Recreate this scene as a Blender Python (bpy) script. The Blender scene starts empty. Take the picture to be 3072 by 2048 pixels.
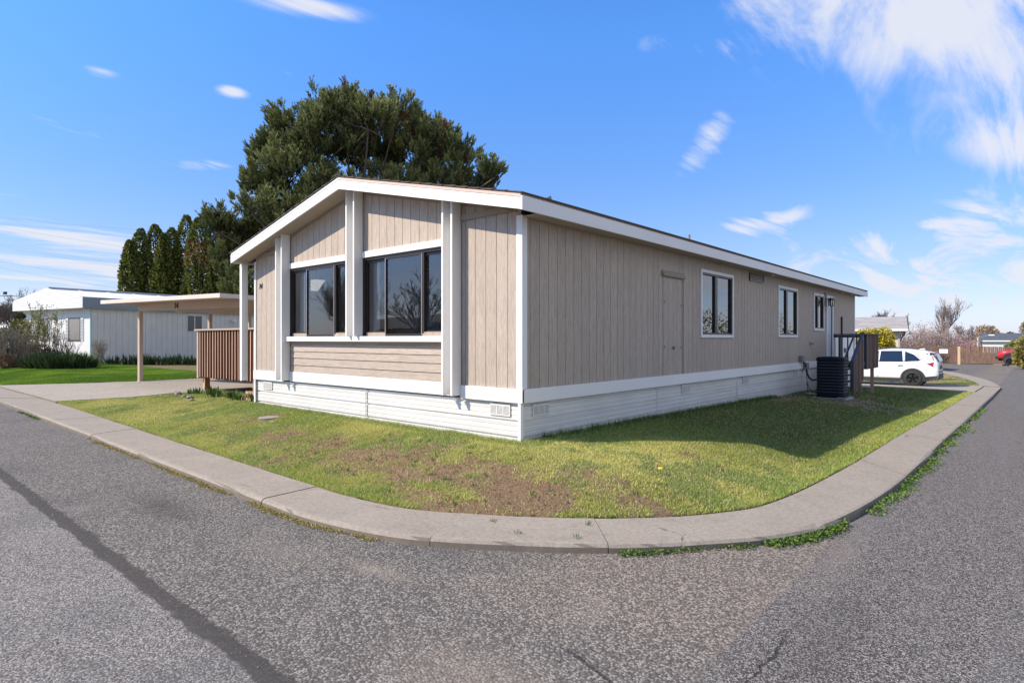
import bpy, math, random
import numpy as np
from mathutils import Vector, Matrix
rnd = random.Random(7)
rng = np.random.default_rng(11)
S = bpy.context.scene
COL = S.collection

# ------------------------------------------------------------------ camera
FPX, YAW, CYH = 1801.47, -0.716, 1016.8
CAM = np.array([5.114, -6.081, 1.78])
cd = bpy.data.cameras.new('camera')
cam = bpy.data.objects.new('camera', cd)
COL.objects.link(cam)
cam.location = CAM.tolist()
cam.rotation_euler = (math.pi / 2, 0, -YAW)
cd.sensor_width = 36.0
cd.lens = FPX / 3072 * 36.0
cd.shift_y = (CYH - 1024) / 3072
cd.clip_start = 0.1
cd.clip_end = 5000
S.camera = cam

# ------------------------------------------------------------------ sun and sky
SUNDIR = Vector((-.73, -1.0, 1.02)).normalized()      # towards the sun
elev = math.asin(SUNDIR.z)
azim = math.atan2(SUNDIR.x, SUNDIR.y)
sl = bpy.data.lights.new('sun', 'SUN')
sl.energy = 4.7
sl.angle = math.radians(.5)
sl.color = (1.0, .885, .735)
so = bpy.data.objects.new('sun', sl)
COL.objects.link(so)
so.rotation_euler = (-SUNDIR).to_track_quat('-Z', 'Y').to_euler()
S.view_settings.view_transform = 'Standard'
S.view_settings.look = 'None'
S.view_settings.exposure = 0.5
S.view_settings.gamma = 1
S.view_settings.use_curve_mapping = False

W = bpy.data.worlds.new('World')
S.world = W
W.use_nodes = True
nt = W.node_tree
nt.nodes.clear()
def nd(nt, t, **kw):
    n = nt.nodes.new(t)
    for k, v in kw.items():
        if k.startswith('i_'):
            key = k[2:]
            key = int(key) if key.isdigit() else key
            n.inputs[key].default_value = v
        else:
            setattr(n, k, v)
    return n
def math_(nt, op, a, b=None, c=None, clamp=False):
    n = nt.nodes.new('ShaderNodeMath')
    n.operation = op
    n.use_clamp = clamp
    for i, v in enumerate((a, b, c)):
        if v is None:
            continue
        if isinstance(v, (int, float)):
            n.inputs[i].default_value = v
        else:
            nt.links.new(v, n.inputs[i])
    return n.outputs[0]
sky = nd(nt, 'ShaderNodeTexSky', sky_type='NISHITA', sun_disc=False, sun_elevation=elev, sun_rotation=azim % (2 * math.pi),
         altitude=300, air_density=1.0, dust_density=.4, ozone_density=1.6)
hs = nd(nt, 'ShaderNodeHueSaturation')
hs.inputs['Saturation'].default_value = 1.15
hs.inputs['Hue'].default_value = .497
hs.inputs['Value'].default_value = 1.15
nt.links.new(sky.outputs[0], hs.inputs['Color'])
tc = nd(nt, 'ShaderNodeTexCoord')
sepz = nd(nt, 'ShaderNodeSeparateXYZ'); nt.links.new(tc.outputs['Generated'], sepz.inputs[0])
gr = nd(nt, 'ShaderNodeValToRGB'); nt.links.new(sepz.outputs[2], gr.inputs[0])
for i, (p_, c_) in enumerate([(.0, (.50, .56, .92)), (.05, (.52, .56, .80)), (.1, (.52, .56, .76)), (.24, (.55, .71, 1.0)), (.45, (.64, .98, 1.40)), (1.0, (.72, 1.02, 1.40))]):
    e_ = gr.color_ramp.elements[i] if i < 2 else gr.color_ramp.elements.new(p_)
    e_.position = p_; e_.color = (*c_, 1)
grade = nd(nt, 'ShaderNodeMixRGB', blend_type='MULTIPLY'); grade.inputs[0].default_value = 1.0
nt.links.new(hs.outputs[0], grade.inputs[1]); nt.links.new(gr.outputs[0], grade.inputs[2])
sep = nd(nt, 'ShaderNodeSeparateXYZ')
nt.links.new(tc.outputs['Generated'], sep.inputs[0])
zz = math_(nt, 'ADD', math_(nt, 'MAXIMUM', sep.outputs[2], 0.0), .09)
cx = math_(nt, 'DIVIDE', sep.outputs[0], zz)
cy = math_(nt, 'DIVIDE', sep.outputs[1], zz)
comb = nd(nt, 'ShaderNodeCombineXYZ')
nt.links.new(cx, comb.inputs[0]); nt.links.new(cy, comb.inputs[1])
# wisps drawn out along one wind direction
mp = nd(nt, 'ShaderNodeMapping')
mp.inputs['Rotation'].default_value = (0, 0, math.radians(-20))
mp.inputs['Scale'].default_value = (1.5, .40, 1)
nt.links.new(comb.outputs[0], mp.inputs[0])
n1 = nd(nt, 'ShaderNodeTexNoise', i_Scale=1.5, i_Detail=10.0, i_Roughness=.62, i_Distortion=.8)
nt.links.new(mp.outputs[0], n1.inputs['Vector'])
n2 = nd(nt, 'ShaderNodeTexNoise', i_Scale=.16, i_Detail=2.0)
nt.links.new(comb.outputs[0], n2.inputs['Vector'])
# azimuth and height of the view direction, for the bank of cloud north of the street and cloud added out of view
az = math_(nt, 'ARCTAN2', sep.outputs[0], sep.outputs[1])
el = math_(nt, 'ARCSINE', sep.outputs[2])
def lobe(a0, e0, sa, se, amp, tilt=0.0):
    da = math_(nt, 'SUBTRACT', az, a0)
    de = math_(nt, 'SUBTRACT', el, e0)
    de = math_(nt, 'ADD', de, math_(nt, 'MULTIPLY', da, tilt))
    q = math_(nt, 'ADD', math_(nt, 'POWER', math_(nt, 'ABSOLUTE', math_(nt, 'DIVIDE', da, sa)), 2.0),
              math_(nt, 'POWER', math_(nt, 'ABSOLUTE', math_(nt, 'DIVIDE', de, se)), 2.0))
    return math_(nt, 'MULTIPLY', math_(nt, 'EXPONENT', math_(nt, 'MULTIPLY', q, -1.0)), amp)
R = math.radians
bank = None
for a in [
        (R(-6), R(24.5), R(13), R(4.8), .50, -.14), (R(4), R(19), R(10), R(5.0), .42, -.1), (R(-17), R(27.5), R(8), R(3.0), .34, .0),
        (R(0), R(13.4), R(5.5), R(2.0), .50, .25), (R(-22.0), R(18.5), R(2.6), R(3.6), .30, -1.1), (R(-26.5), R(14.0), R(4.5), R(1.8), .28, -.9), (R(-18.5), R(10.2), R(5.0), R(1.1), .38, -.1),
        (R(-5), R(4.5), R(17), R(4.0), .36, .0), (R(-24), R(8.2), R(3), R(.9), .22, .0), (R(-2), R(9.5), R(6), R(1.6), .36, -.1), (R(-75), R(6.0), R(13), R(4.0), .52, .12), (R(-60.5), R(27.6), R(6.5), R(.9), .42, .0),
        (R(-75.5), R(15.6), R(3.8), R(.55), .42, .05), (R(-68.0), R(14.6), R(4.6), R(.8), .42, -.1), (R(-79), R(16.2), R(1.6), R(.5), .40, .0), (R(-75.5), R(20), R(1.6), R(.6), .42, .0), (R(-66), R(20.5), R(1.3), R(.5), .36, .0), (R(-61.5), R(22.4), R(1.0), R(.4), .36, .0),
        (R(-28), R(25.5), R(2.2), R(1.0), .36, .0), (R(-22.5), R(24.5), R(3), R(1.2), .34, .0),
        (R(-60), R(78), R(140), R(21), .50, .0), (R(72), R(36), R(46), R(30), .62, .0), (R(35), R(24), R(20), R(14), .36, .0), (R(50), R(6), R(45), R(9), .40, .0), (R(130), R(32), R(36), R(18), .46, .0), (R(170), R(25), R(30), R(12), .36, .0), (R(-130), R(20), R(30), R(7), .26, 0.)]:  # unseen cloud overhead and around, added to whiten the ambient light
    l = lobe(*a)
    bank = l if bank is None else math_(nt, 'ADD', bank, l)
nr_ = nd(nt, 'ShaderNodeMapRange'); nr_.inputs['From Min'].default_value = .34; nr_.inputs['From Max'].default_value = .68
nt.links.new(n1.outputs['Fac'], nr_.inputs['Value'])
v = math_(nt, 'ADD', math_(nt, 'MULTIPLY', bank, math_(nt, 'ADD', .45, math_(nt, 'MULTIPLY', nr_.outputs[0], 1.9))), math_(nt, 'MULTIPLY', math_(nt, 'SUBTRACT', nr_.outputs[0], .6), .30))
v = math_(nt, 'ADD', v, math_(nt, 'MULTIPLY', math_(nt, 'SUBTRACT', n2.outputs['Fac'], .5), .3))
mr = nd(nt, 'ShaderNodeMapRange', interpolation_type='SMOOTHERSTEP')
mr.inputs['From Min'].default_value = .14
mr.inputs['From Max'].default_value = .92
nt.links.new(v, mr.inputs['Value'])
fac = math_(nt, 'MULTIPLY', mr.outputs[0], .92)
hz = math_(nt, 'MULTIPLY', math_(nt, 'EXPONENT', math_(nt, 'MULTIPLY', math_(nt, 'MAXIMUM', sep.outputs[2], 0.0), -9.0)), .45)
fac = math_(nt, 'MAXIMUM', fac, hz)
mx = nd(nt, 'ShaderNodeMixRGB')
mx.inputs[2].default_value = (4.5, 4.6, 5.05, 1)
nt.links.new(fac, mx.inputs[0]); nt.links.new(grade.outputs[0], mx.inputs[1])
bg = nd(nt, 'ShaderNodeBackground')
bg.inputs[1].default_value = .13
nt.links.new(mx.outputs[0], bg.inputs[0])
wo = nd(nt, 'ShaderNodeOutputWorld')
nt.links.new(bg.outputs[0], wo.inputs[0])

# ------------------------------------------------------------------ helpers
def link(o, parent=None):
    COL.objects.link(o)
    if parent is not None:
        o.parent = parent
    return o
def tag(o, label=None, cat=None, group=None, kind=None):
    if label: o['label'] = label
    if cat: o['category'] = cat
    if group: o['group'] = group
    if kind: o['kind'] = kind
    return o
def empty(name, loc, rz=0.0, label=None, cat=None, group=None):
    o = bpy.data.objects.new(name, None)
    o.empty_display_size = .3
    o.location = loc
    o.rotation_euler = (0, 0, rz)
    link(o)
    return tag(o, label, cat, group)
def copy_tree(o, parent=None):
    c = o.copy()
    link(c, parent)
    for ch in list(o.children):
        copy_tree(ch, c)
    return c
class MB:
    """collects faces; build() links them as one mesh object"""
    def __init__(s, off=(0, 0, 0)):
        s.v = []; s.f = []; s.off = off
    def add(s, vs, fs):
        b = len(s.v)
        s.v += [(x[0] - s.off[0], x[1] - s.off[1], x[2] - s.off[2]) for x in vs]
        s.f += [tuple(b + i for i in f) for f in fs]
        return s
    def box(s, x0, x1, y0, y1, z0, z1):
        return s.add([(x0, y0, z0), (x1, y0, z0), (x1, y1, z0), (x0, y1, z0), (x0, y0, z1), (x1, y0, z1), (x1, y1, z1), (x0, y1, z1)],
                     [(0, 3, 2, 1), (4, 5, 6, 7), (0, 1, 5, 4), (1, 2, 6, 5), (2, 3, 7, 6), (3, 0, 4, 7)])
    def hexa(s, b, t):
        """four bottom and four top points, counter-clockwise from above"""
        return s.add(list(b) + list(t), [(0, 3, 2, 1), (4, 5, 6, 7), (0, 1, 5, 4), (1, 2, 6, 5), (2, 3, 7, 6), (3, 0, 4, 7)])
    def prism(s, pts, a, b, axis='y'):
        """2D outline swept along one axis from a to b"""
        n = len(pts)
        def P(p, t):
            return {'y': (p[0], t, p[1]), 'x': (t, p[0], p[1]), 'z': (p[0], p[1], t)}[axis]
        vs = [P(p, a) for p in pts] + [P(p, b) for p in pts]
        fs = [tuple(range(n - 1, -1, -1)), tuple(range(n, 2 * n))] + [(i, (i + 1) % n, n + (i + 1) % n, n + i) for i in range(n)]
        return s.add(vs, fs)
    def bar(s, p, q, w, h=None, up=(0, 0, 1)):
        """rectangular bar from p to q"""
        h = w if h is None else h
        p = Vector(p); q = Vector(q); d = (q - p).normalized()
        u = Vector(up)
        if abs(d.dot(u)) > .98: u = Vector((0, 1, 0))
        a = d.cross(u).normalized() * w / 2
        b = a.cross(d).normalized() * h / 2
        return s.hexa([p - a - b, p + a - b, p + a + b, p - a + b], [q - a - b, q + a - b, q + a + b, q - a + b])
    def tube(s, pts, rad, n=8, cap=True):
        pts = [Vector(p) for p in pts]
        m = len(pts)
        rads = rad if isinstance(rad, (list, tuple)) else [rad] * m
        ref = None
        base = len(s.v)
        for i, p in enumerate(pts):
            d = (pts[min(i + 1, m - 1)] - pts[max(i - 1, 0)]).normalized()
            if ref is None:
                ref = Vector((0, 0, 1)) if abs(d.z) < .9 else Vector((1, 0, 0))
            a = d.cross(ref).normalized(); b = d.cross(a).normalized(); ref = a.cross(d)
            for k in range(n):
                t = 2 * math.pi * k / n
                q = p + (a * math.cos(t) + b * math.sin(t)) * rads[i]
                s.v.append((q.x - s.off[0], q.y - s.off[1], q.z - s.off[2]))
        for i in range(m - 1):
            for k in range(n):
                s.f.append((base + i * n + k, base + i * n + (k + 1) % n, base + (i + 1) * n + (k + 1) % n, base + (i + 1) * n + k))
        if cap:
            s.f.append(tuple(base + k for k in range(n - 1, -1, -1)))
            s.f.append(tuple(base + (m - 1) * n + k for k in range(n)))
        return s
    def lathe(s, prof, c, axis='z', n=24):
        """profile (radius, height) turned about an axis through c"""
        base = len(s.v)
        for r, h in prof:
            for k in range(n):
                t = 2 * math.pi * k / n
                a, b = r * math.cos(t), r * math.sin(t)
                q = {'z': (a, b, h), 'y': (a, h, b), 'x': (h, a, b)}[axis]
                s.v.append((c[0] + q[0] - s.off[0], c[1] + q[1] - s.off[1], c[2] + q[2] - s.off[2]))
        for i in range(len(prof) - 1):
            for k in range(n):
                s.f.append((base + i * n + k, base + i * n + (k + 1) % n, base + (i + 1) * n + (k + 1) % n, base + (i + 1) * n + k))
        return s
    def build(s, name, mat, parent=None, smooth=False, bevel=0.0, kind=None, label=None):
        me = bpy.data.meshes.new(name)
        me.from_pydata(s.v, [], s.f)
        me.materials.append(mat)
        me.update()
        if smooth:
            me.polygons.foreach_set('use_smooth', [True] * len(me.polygons))
        o = bpy.data.objects.new(name, me)
        link(o, parent)
        if bevel:
            m = o.modifiers.new('bevel', 'BEVEL')
            m.width = bevel; m.segments = 2; m.limit_method = 'ANGLE'
        if kind: o['kind'] = kind
        if label: o['label'] = label
        return o
def np_mesh(name, V, F, mat, parent=None, col=None, smooth=False, kind=None):
    """V (n,3), F (m,k) with k = 3 or 4; col (n,3) colour per vertex"""
    me = bpy.data.meshes.new(name)
    k = F.shape[1]
    me.vertices.add(len(V)); me.vertices.foreach_set('co', np.ascontiguousarray(V, dtype=np.float32).ravel())
    me.loops.add(F.size); me.loops.foreach_set('vertex_index', np.ascontiguousarray(F, dtype=np.int32).ravel())
    me.polygons.add(len(F))
    me.polygons.foreach_set('loop_start', np.arange(0, F.size, k, dtype=np.int32))
    try: me.polygons.foreach_set('loop_total', np.full(len(F), k, dtype=np.int32))
    except Exception: pass
    if smooth: me.polygons.foreach_set('use_smooth', np.ones(len(F), dtype=bool))
    me.update(calc_edges=True)
    if col is not None:
        a = me.color_attributes.new('tint', 'FLOAT_COLOR', 'POINT')
        c4 = np.ones((len(V), 4), dtype=np.float32); c4[:, :3] = col
        a.data.foreach_set('color', c4.ravel())
    me.materials.append(mat)
    o = bpy.data.objects.new(name, me)
    link(o, parent)
    if kind: o['kind'] = kind
    return o

# ---- smooth noise for placing things
_g = np.random.default_rng(5).random((64, 64))
def vnoise(x, y):
    x = np.asarray(x, float); y = np.asarray(y, float)
    xi = np.floor(x).astype(int); yi = np.floor(y).astype(int)
    fx = x - xi; fy = y - yi
    fx = fx * fx * (3 - 2 * fx); fy = fy * fy * (3 - 2 * fy)
    g = lambda a, b: _g[a % 64, b % 64]
    return (g(xi, yi) * (1 - fx) + g(xi + 1, yi) * fx) * (1 - fy) + (g(xi, yi + 1) * (1 - fx) + g(xi + 1, yi + 1) * fx) * fy
def fbm(x, y, o=4):
    t = 0; a = .5; n = 0
    for i in range(o):
        t = t + a * vnoise(np.asarray(x) * 2 ** i + 13.1 * i, np.asarray(y) * 2 ** i + 7.7 * i); n += a; a *= .5
    return t / n

# ------------------------------------------------------------------ materials
def newmat(name):
    m = bpy.data.materials.new(name)
    m.use_nodes = True
    n = m.node_tree
    n.nodes.clear()
    out = n.nodes.new('ShaderNodeOutputMaterial')
    b = n.nodes.new('ShaderNodeBsdfPrincipled')
    n.links.new(b.outputs[0], out.inputs[0])
    return m, n, b
def ramp(nt, fac, stops):
    r = nt.nodes.new('ShaderNodeValToRGB')
    e = r.color_ramp.elements
    while len(e) < len(stops): e.new(.5)
    for i, (p, c) in enumerate(stops):
        e[i].position = p; e[i].color = (*c, 1)
    if fac is not None: nt.links.new(fac, r.inputs[0])
    return r.outputs[0]
def coords(nt, scale=(1, 1, 1), world=True, rot=(0, 0, 0)):
    if world:
        g = nt.nodes.new('ShaderNodeNewGeometry'); src = g.outputs['Position']
    else:
        g = nt.nodes.new('ShaderNodeTexCoord'); src = g.outputs['Object']
    m = nt.nodes.new('ShaderNodeMapping')
    m.inputs['Scale'].default_value = scale
    m.inputs['Rotation'].default_value = rot
    nt.links.new(src, m.inputs[0])
    return m.outputs[0]
def noise(nt, vec, scale, detail=4, rough=.55, dist=0.0):
    n = nt.nodes.new('ShaderNodeTexNoise')
    n.inputs['Scale'].default_value = scale; n.inputs['Detail'].default_value = detail
    n.inputs['Roughness'].default_value = rough; n.inputs['Distortion'].default_value = dist
    nt.links.new(vec, n.inputs['Vector'])
    return n.outputs['Fac']
def mix(nt, fac, a, b, mode='MIX'):
    n = nt.nodes.new('ShaderNodeMixRGB'); n.blend_type = mode
    for i, v in ((0, fac), (1, a), (2, b)):
        if isinstance(v, (int, float)): n.inputs[i].default_value = v
        elif isinstance(v, tuple): n.inputs[i].default_value = (*v, 1)
        else: nt.links.new(v, n.inputs[i])
    return n.outputs[0]
def bump(nt, b, h, strength=.3, dist=.01):
    n = nt.nodes.new('ShaderNodeBump')
    n.inputs['Strength'].default_value = strength; n.inputs['Distance'].default_value = dist
    nt.links.new(h, n.inputs['Height'])
    nt.links.new(n.outputs[0], b.inputs['Normal'])
def simple(name, col, rough=.6, var=.12, scale=3.0, metal=0.0, bmp=0.0, bscale=40.0, stretch=(1, 1, 1), spec=.5, coat=0.0):
    m, n, b = newmat(name)
    v = coords(n, stretch)
    f = noise(n, v, scale, 5)
    lo = tuple(c * (1 - var) for c in col); hi = tuple(min(1, c * (1 + var)) for c in col)
    n.links.new(ramp(n, f, [(.3, lo), (.7, hi)]), b.inputs['Base Color'])
    b.inputs['Roughness'].default_value = rough
    b.inputs['Metallic'].default_value = metal
    b.inputs['Specular IOR Level'].default_value = spec
    b.inputs['Coat Weight'].default_value = coat
    if bmp: bump(n, b, noise(n, v, bscale, 4), bmp, .004)
    return m
def rnd_tint(n, amount):
    """a small per-object brightness change"""
    oi = n.nodes.new('ShaderNodeObjectInfo')
    return math_(n, 'ADD', math_(n, 'MULTIPLY', oi.outputs['Random'], amount), 1 - amount / 2)
def wood(name, c1, c2, rough=.75, axis='z', tint=.35, fine=60.0, bmp=.35, worn=None):
    m, n, b = newmat(name)
    st = {'z': (fine, fine, 2.2), 'x': (2.2, fine, fine), 'y': (fine, 2.2, fine)}[axis]
    v = coords(n, st)
    f = noise(n, v, 1.0, 5, .6, .4)
    c = ramp(n, f, [(.25, c1), (.75, c2)])
    v2 = coords(n, (1, 1, 1))
    c = mix(n, math_(n, 'MULTIPLY', noise(n, v2, 3.0, 4), .35), c, tuple(x * .6 for x in c1))
    if worn:      # the narrow street-facing edges and cut ends have lost their stain
        g_ = n.nodes.new('ShaderNodeNewGeometry'); s_ = n.nodes.new('ShaderNodeSeparateXYZ'); n.links.new(g_.outputs['True Normal'], s_.inputs[0])
        wm = math_(n, 'MAXIMUM', math_(n, 'LESS_THAN', s_.outputs[1], -.8), math_(n, 'LESS_THAN', s_.outputs[2], -.6))
        c = mix(n, math_(n, 'MULTIPLY', wm, math_(n, 'ADD', .55, math_(n, 'MULTIPLY', f, .5))), c, worn)
    if tint: 
        t = rnd_tint(n, tint)
        cb = n.nodes.new('ShaderNodeCombineXYZ')
        for i in range(3): n.links.new(t, cb.inputs[i])
        c = mix(n, 1.0, c, cb.outputs[0], 'MULTIPLY')
    n.links.new(c, b.inputs['Base Color'])
    b.inputs['Roughness'].default_value = rough
    bump(n, b, f, bmp, .003)
    return m
# painted plywood siding, grain standing or lying
def siding_mat(name, axis, col=(.445, .370, .300)):
    m, n, b = newmat(name)
    st = {'z': (1, 1, .06), 'x': (.06, 1, 1)}[axis]
    v = coords(n, st)
    g = noise(n, v, 95.0, 6, .68, .9)
    g2 = noise(n, v, 28.0, 4, .6, 1.6)
    g3 = noise(n, coords(n), 1.1, 4)
    h = math_(n, 'ADD', g, math_(n, 'MULTIPLY', g2, .8))
    dk = tuple(c * .66 for c in col); lt = tuple(c * 1.10 for c in col)
    c = ramp(n, g, [(.30, dk), (.56, lt)])
    c = mix(n, .55, c, mix(n, 1.0, c, ramp(n, g2, [(.34, (.72, .71, .70)), (.6, (1.08, 1.08, 1.08))]), 'MULTIPLY'))
    c = mix(n, math_(n, 'MULTIPLY', g3, .22), c, tuple(x * .78 for x in col))
    # splash dust near the bottom edge
    sp = n.nodes.new('ShaderNodeSeparateXYZ')
    gg = n.nodes.new('ShaderNodeNewGeometry'); n.links.new(gg.outputs['Position'], sp.inputs[0])
    low = n.nodes.new('ShaderNodeMapRange'); n.links.new(sp.outputs[2], low.inputs['Value'])
    low.inputs['From Min'].default_value = 1.9; low.inputs['From Max'].default_value = 1.05
    low.inputs['To Max'].default_value = .22
    c = mix(n, math_(n, 'MULTIPLY', low.outputs[0], noise(n, coords(n, (3, 3, 1.2)), 1.5, 4)), c, (.27, .22, .17))
    t = rnd_tint(n, .09)
    cb = n.nodes.new('ShaderNodeCombineXYZ')
    for i in range(3): n.links.new(t, cb.inputs[i])
    c = mix(n, 1.0, c, cb.outputs[0], 'MULTIPLY')
    n.links.new(c, b.inputs['Base Color'])
    b.inputs['Roughness'].default_value = .72
    bump(n, b, h, .55, .004)
    return m
M = {}
M['siding'] = siding_mat('tan siding standing grain', 'z')
M['lap'] = siding_mat('tan siding lying grain', 'x')
M['trim'] = simple('white trim paint', (.76, .745, .715), .55, .035, 2.0, bmp=.18, bscale=60, stretch=(1, 1, .25))
M['trim_h'] = simple('white fascia paint', (.77, .755, .725), .55, .045, 1.6, bmp=.16, bscale=50, stretch=(.3, .3, 1))
M['tan_trim'] = simple('tan trim', (.29, .235, .18), .7, .08, 3, bmp=.25, bscale=70, stretch=(.2, .2, 1))
M['soffit'] = simple('soffit board', (.40, .34, .28), .8, .05, 1.5)
M['bronze'] = simple('dark bronze aluminium', (.045, .035, .028), .35, .1, 8, metal=.3)
M['bronze_lt'] = simple('worn bronze sill track', (.36, .29, .23), .45, .15, 10)
M['alu'] = simple('bare aluminium bead', (.62, .58, .55), .35, .08, 10, metal=.6)
M['backing'] = simple('siding groove', (.10, .08, .065), .9, .1, 3)
M['shingle'] = simple('brown roof shingle', (.085, .068, .055), .95, .35, 30, bmp=.5, bscale=200)
M['shingle_grey'] = simple('grey roof shingle', (.33, .31, .30), .95, .28, 2.2, bmp=.4, bscale=120, stretch=(.5, 1, 6))
M['bare_wood'] = simple('bare pinkish trim board', (.60, .46, .38), .75, .1, 3, stretch=(.2, 1, 1))
M['black'] = simple('black metal', (.02, .02, .022), .5, .1, 5)
M['rubber'] = simple('black rubber', (.018, .018, .02), .75, .2, 12)
M['grey_plastic'] = simple('grey box', (.22, .20, .18), .6, .1, 5)
M['white_plastic'] = simple('white plastic', (.78, .79, .80), .4, .03, 5)
M['door_blue'] = simple('pale grey door', (.46, .50, .55), .5, .04, 3)
def skirt_mat():
    m, n, b = newmat('white metal skirting')
    c = ramp(n, noise(n, coords(n, (1, 1, 3)), 1.4, 5), [(.3, (.62, .61, .58)), (.7, (.70, .69, .66))])
    sp = n.nodes.new('ShaderNodeSeparateXYZ')
    gg = n.nodes.new('ShaderNodeNewGeometry'); n.links.new(gg.outputs['Position'], sp.inputs[0])
    low = n.nodes.new('ShaderNodeMapRange'); n.links.new(sp.outputs[2], low.inputs['Value'])
    low.inputs['From Min'].default_value = .62; low.inputs['From Max'].default_value = .30
    d = math_(n, 'MULTIPLY', low.outputs[0], noise(n, coords(n, (6, 6, 1.5)), 2.0, 5))
    c = mix(n, math_(n, 'MULTIPLY', d, .75), c, (.42, .37, .30))
    n.links.new(c, b.inputs['Base Color'])
    b.inputs['Roughness'].default_value = .38
    return m
M['skirt'] = skirt_mat()
def glass(name, tint=(.55, .60, .62), wob=.02, ior=1.75):
    m = bpy.data.materials.new(name); m.use_nodes = True
    n = m.node_tree; n.nodes.clear()
    out = n.nodes.new('ShaderNodeOutputMaterial')
    tr = n.nodes.new('ShaderNodeBsdfTransparent'); tr.inputs[0].default_value = (*tint, 1)
    gl = n.nodes.new('ShaderNodeBsdfGlossy'); gl.inputs['Roughness'].default_value = .0
    gl.inputs['Color'].default_value = (.96, .98, 1, 1)
    fr = n.nodes.new('ShaderNodeFresnel'); fr.inputs[0].default_value = ior
    ms = n.nodes.new('ShaderNodeMixShader')
    bp = n.nodes.new('ShaderNodeBump'); bp.inputs['Strength'].default_value = wob; bp.inputs['Distance'].default_value = .05
    n.links.new(noise(n, coords(n), 1.6, 1), bp.inputs['Height'])
    n.links.new(bp.outputs[0], gl.inputs['Normal'])
    n.links.new(fr.outputs[0], ms.inputs[0]); n.links.new(tr.outputs[0], ms.inputs[1]); n.links.new(gl.outputs[0], ms.inputs[2])
    n.links.new(ms.outputs[0], out.inputs[0])
    return m
M['glass'] = glass('window glass', (.82, .83, .83), .03, 2.05)
M['glass_side'] = glass('side window glass', (.30, .33, .35), .02, 2.6)
M['wood_deck'] = wood('red brown stained wood', (.13, .045, .018), (.34, .14, .058), tint=.6, worn=(.50, .35, .25))
M['wood_edge'] = wood('weathered top rail', (.36, .27, .20), (.52, .42, .33), axis='x', tint=.1)
M['wood_dark'] = wood('dark brown stained wood', (.085, .045, .032), (.27, .155, .105), tint=1.1)
M['wood_navy'] = simple('dark blue grey painted rail', (.045, .05, .062), .55, .15, 6, bmp=.2, bscale=60)
M['carport'] = simple('beige carport paint', (.50, .40, .31), .5, .05, 2)
M['carport_lt'] = simple('pale carport fascia', (.68, .60, .52), .5, .05, 2)
M['concrete_old'] = simple('weathered pad', (.30, .28, .25), .9, .2, 6, bmp=.3, bscale=80)

# ------------------------------------------------------------------ terrain
def zr(y):
    y = np.asarray(y, float)
    return -.021 * np.clip(y - 6, 0, 22) - .0085 * np.clip(y - 28, 0, 120)
def H(x, y):
    x = np.asarray(x, float); y = np.asarray(y, float)
    left = x < -8
    s = np.where(left, .095, zr(y) + .095)
    P = np.where(left, .36, np.interp(y, [0, 13, 22], [.42, .243, -.22]))
    P = np.where((x >= -8) & (x < -7.4), .36 + .06 * (x + 8) / .6, P)
    sf = np.clip((y + 2.3) / 2.3, 0, 1)
    pf = np.interp(x, [0, 1.5, 2.2, 2.7, 3.0], [1, .8, .45, .1, 0])
    cf = np.where(x > -1.5, np.clip(inside_inner(x, y) / 1.5, 0, 1), 1)
    return s + (P - s) * np.minimum(np.minimum(sf, pf), cf)
def Hs(x, y): return float(H(x, y))
FW = np.array([math.sin(YAW), math.cos(YAW), 0]); RT = np.array([math.cos(YAW), -math.sin(YAW), 0]); UP = np.array([0, 0, 1.])
def at(px, py, D):
    """point of the place seen at a photograph pixel, D metres deep"""
    return CAM + D * (FW + RT * (px - 1536) / FPX - UP * (py - CYH) / FPX)
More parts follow.
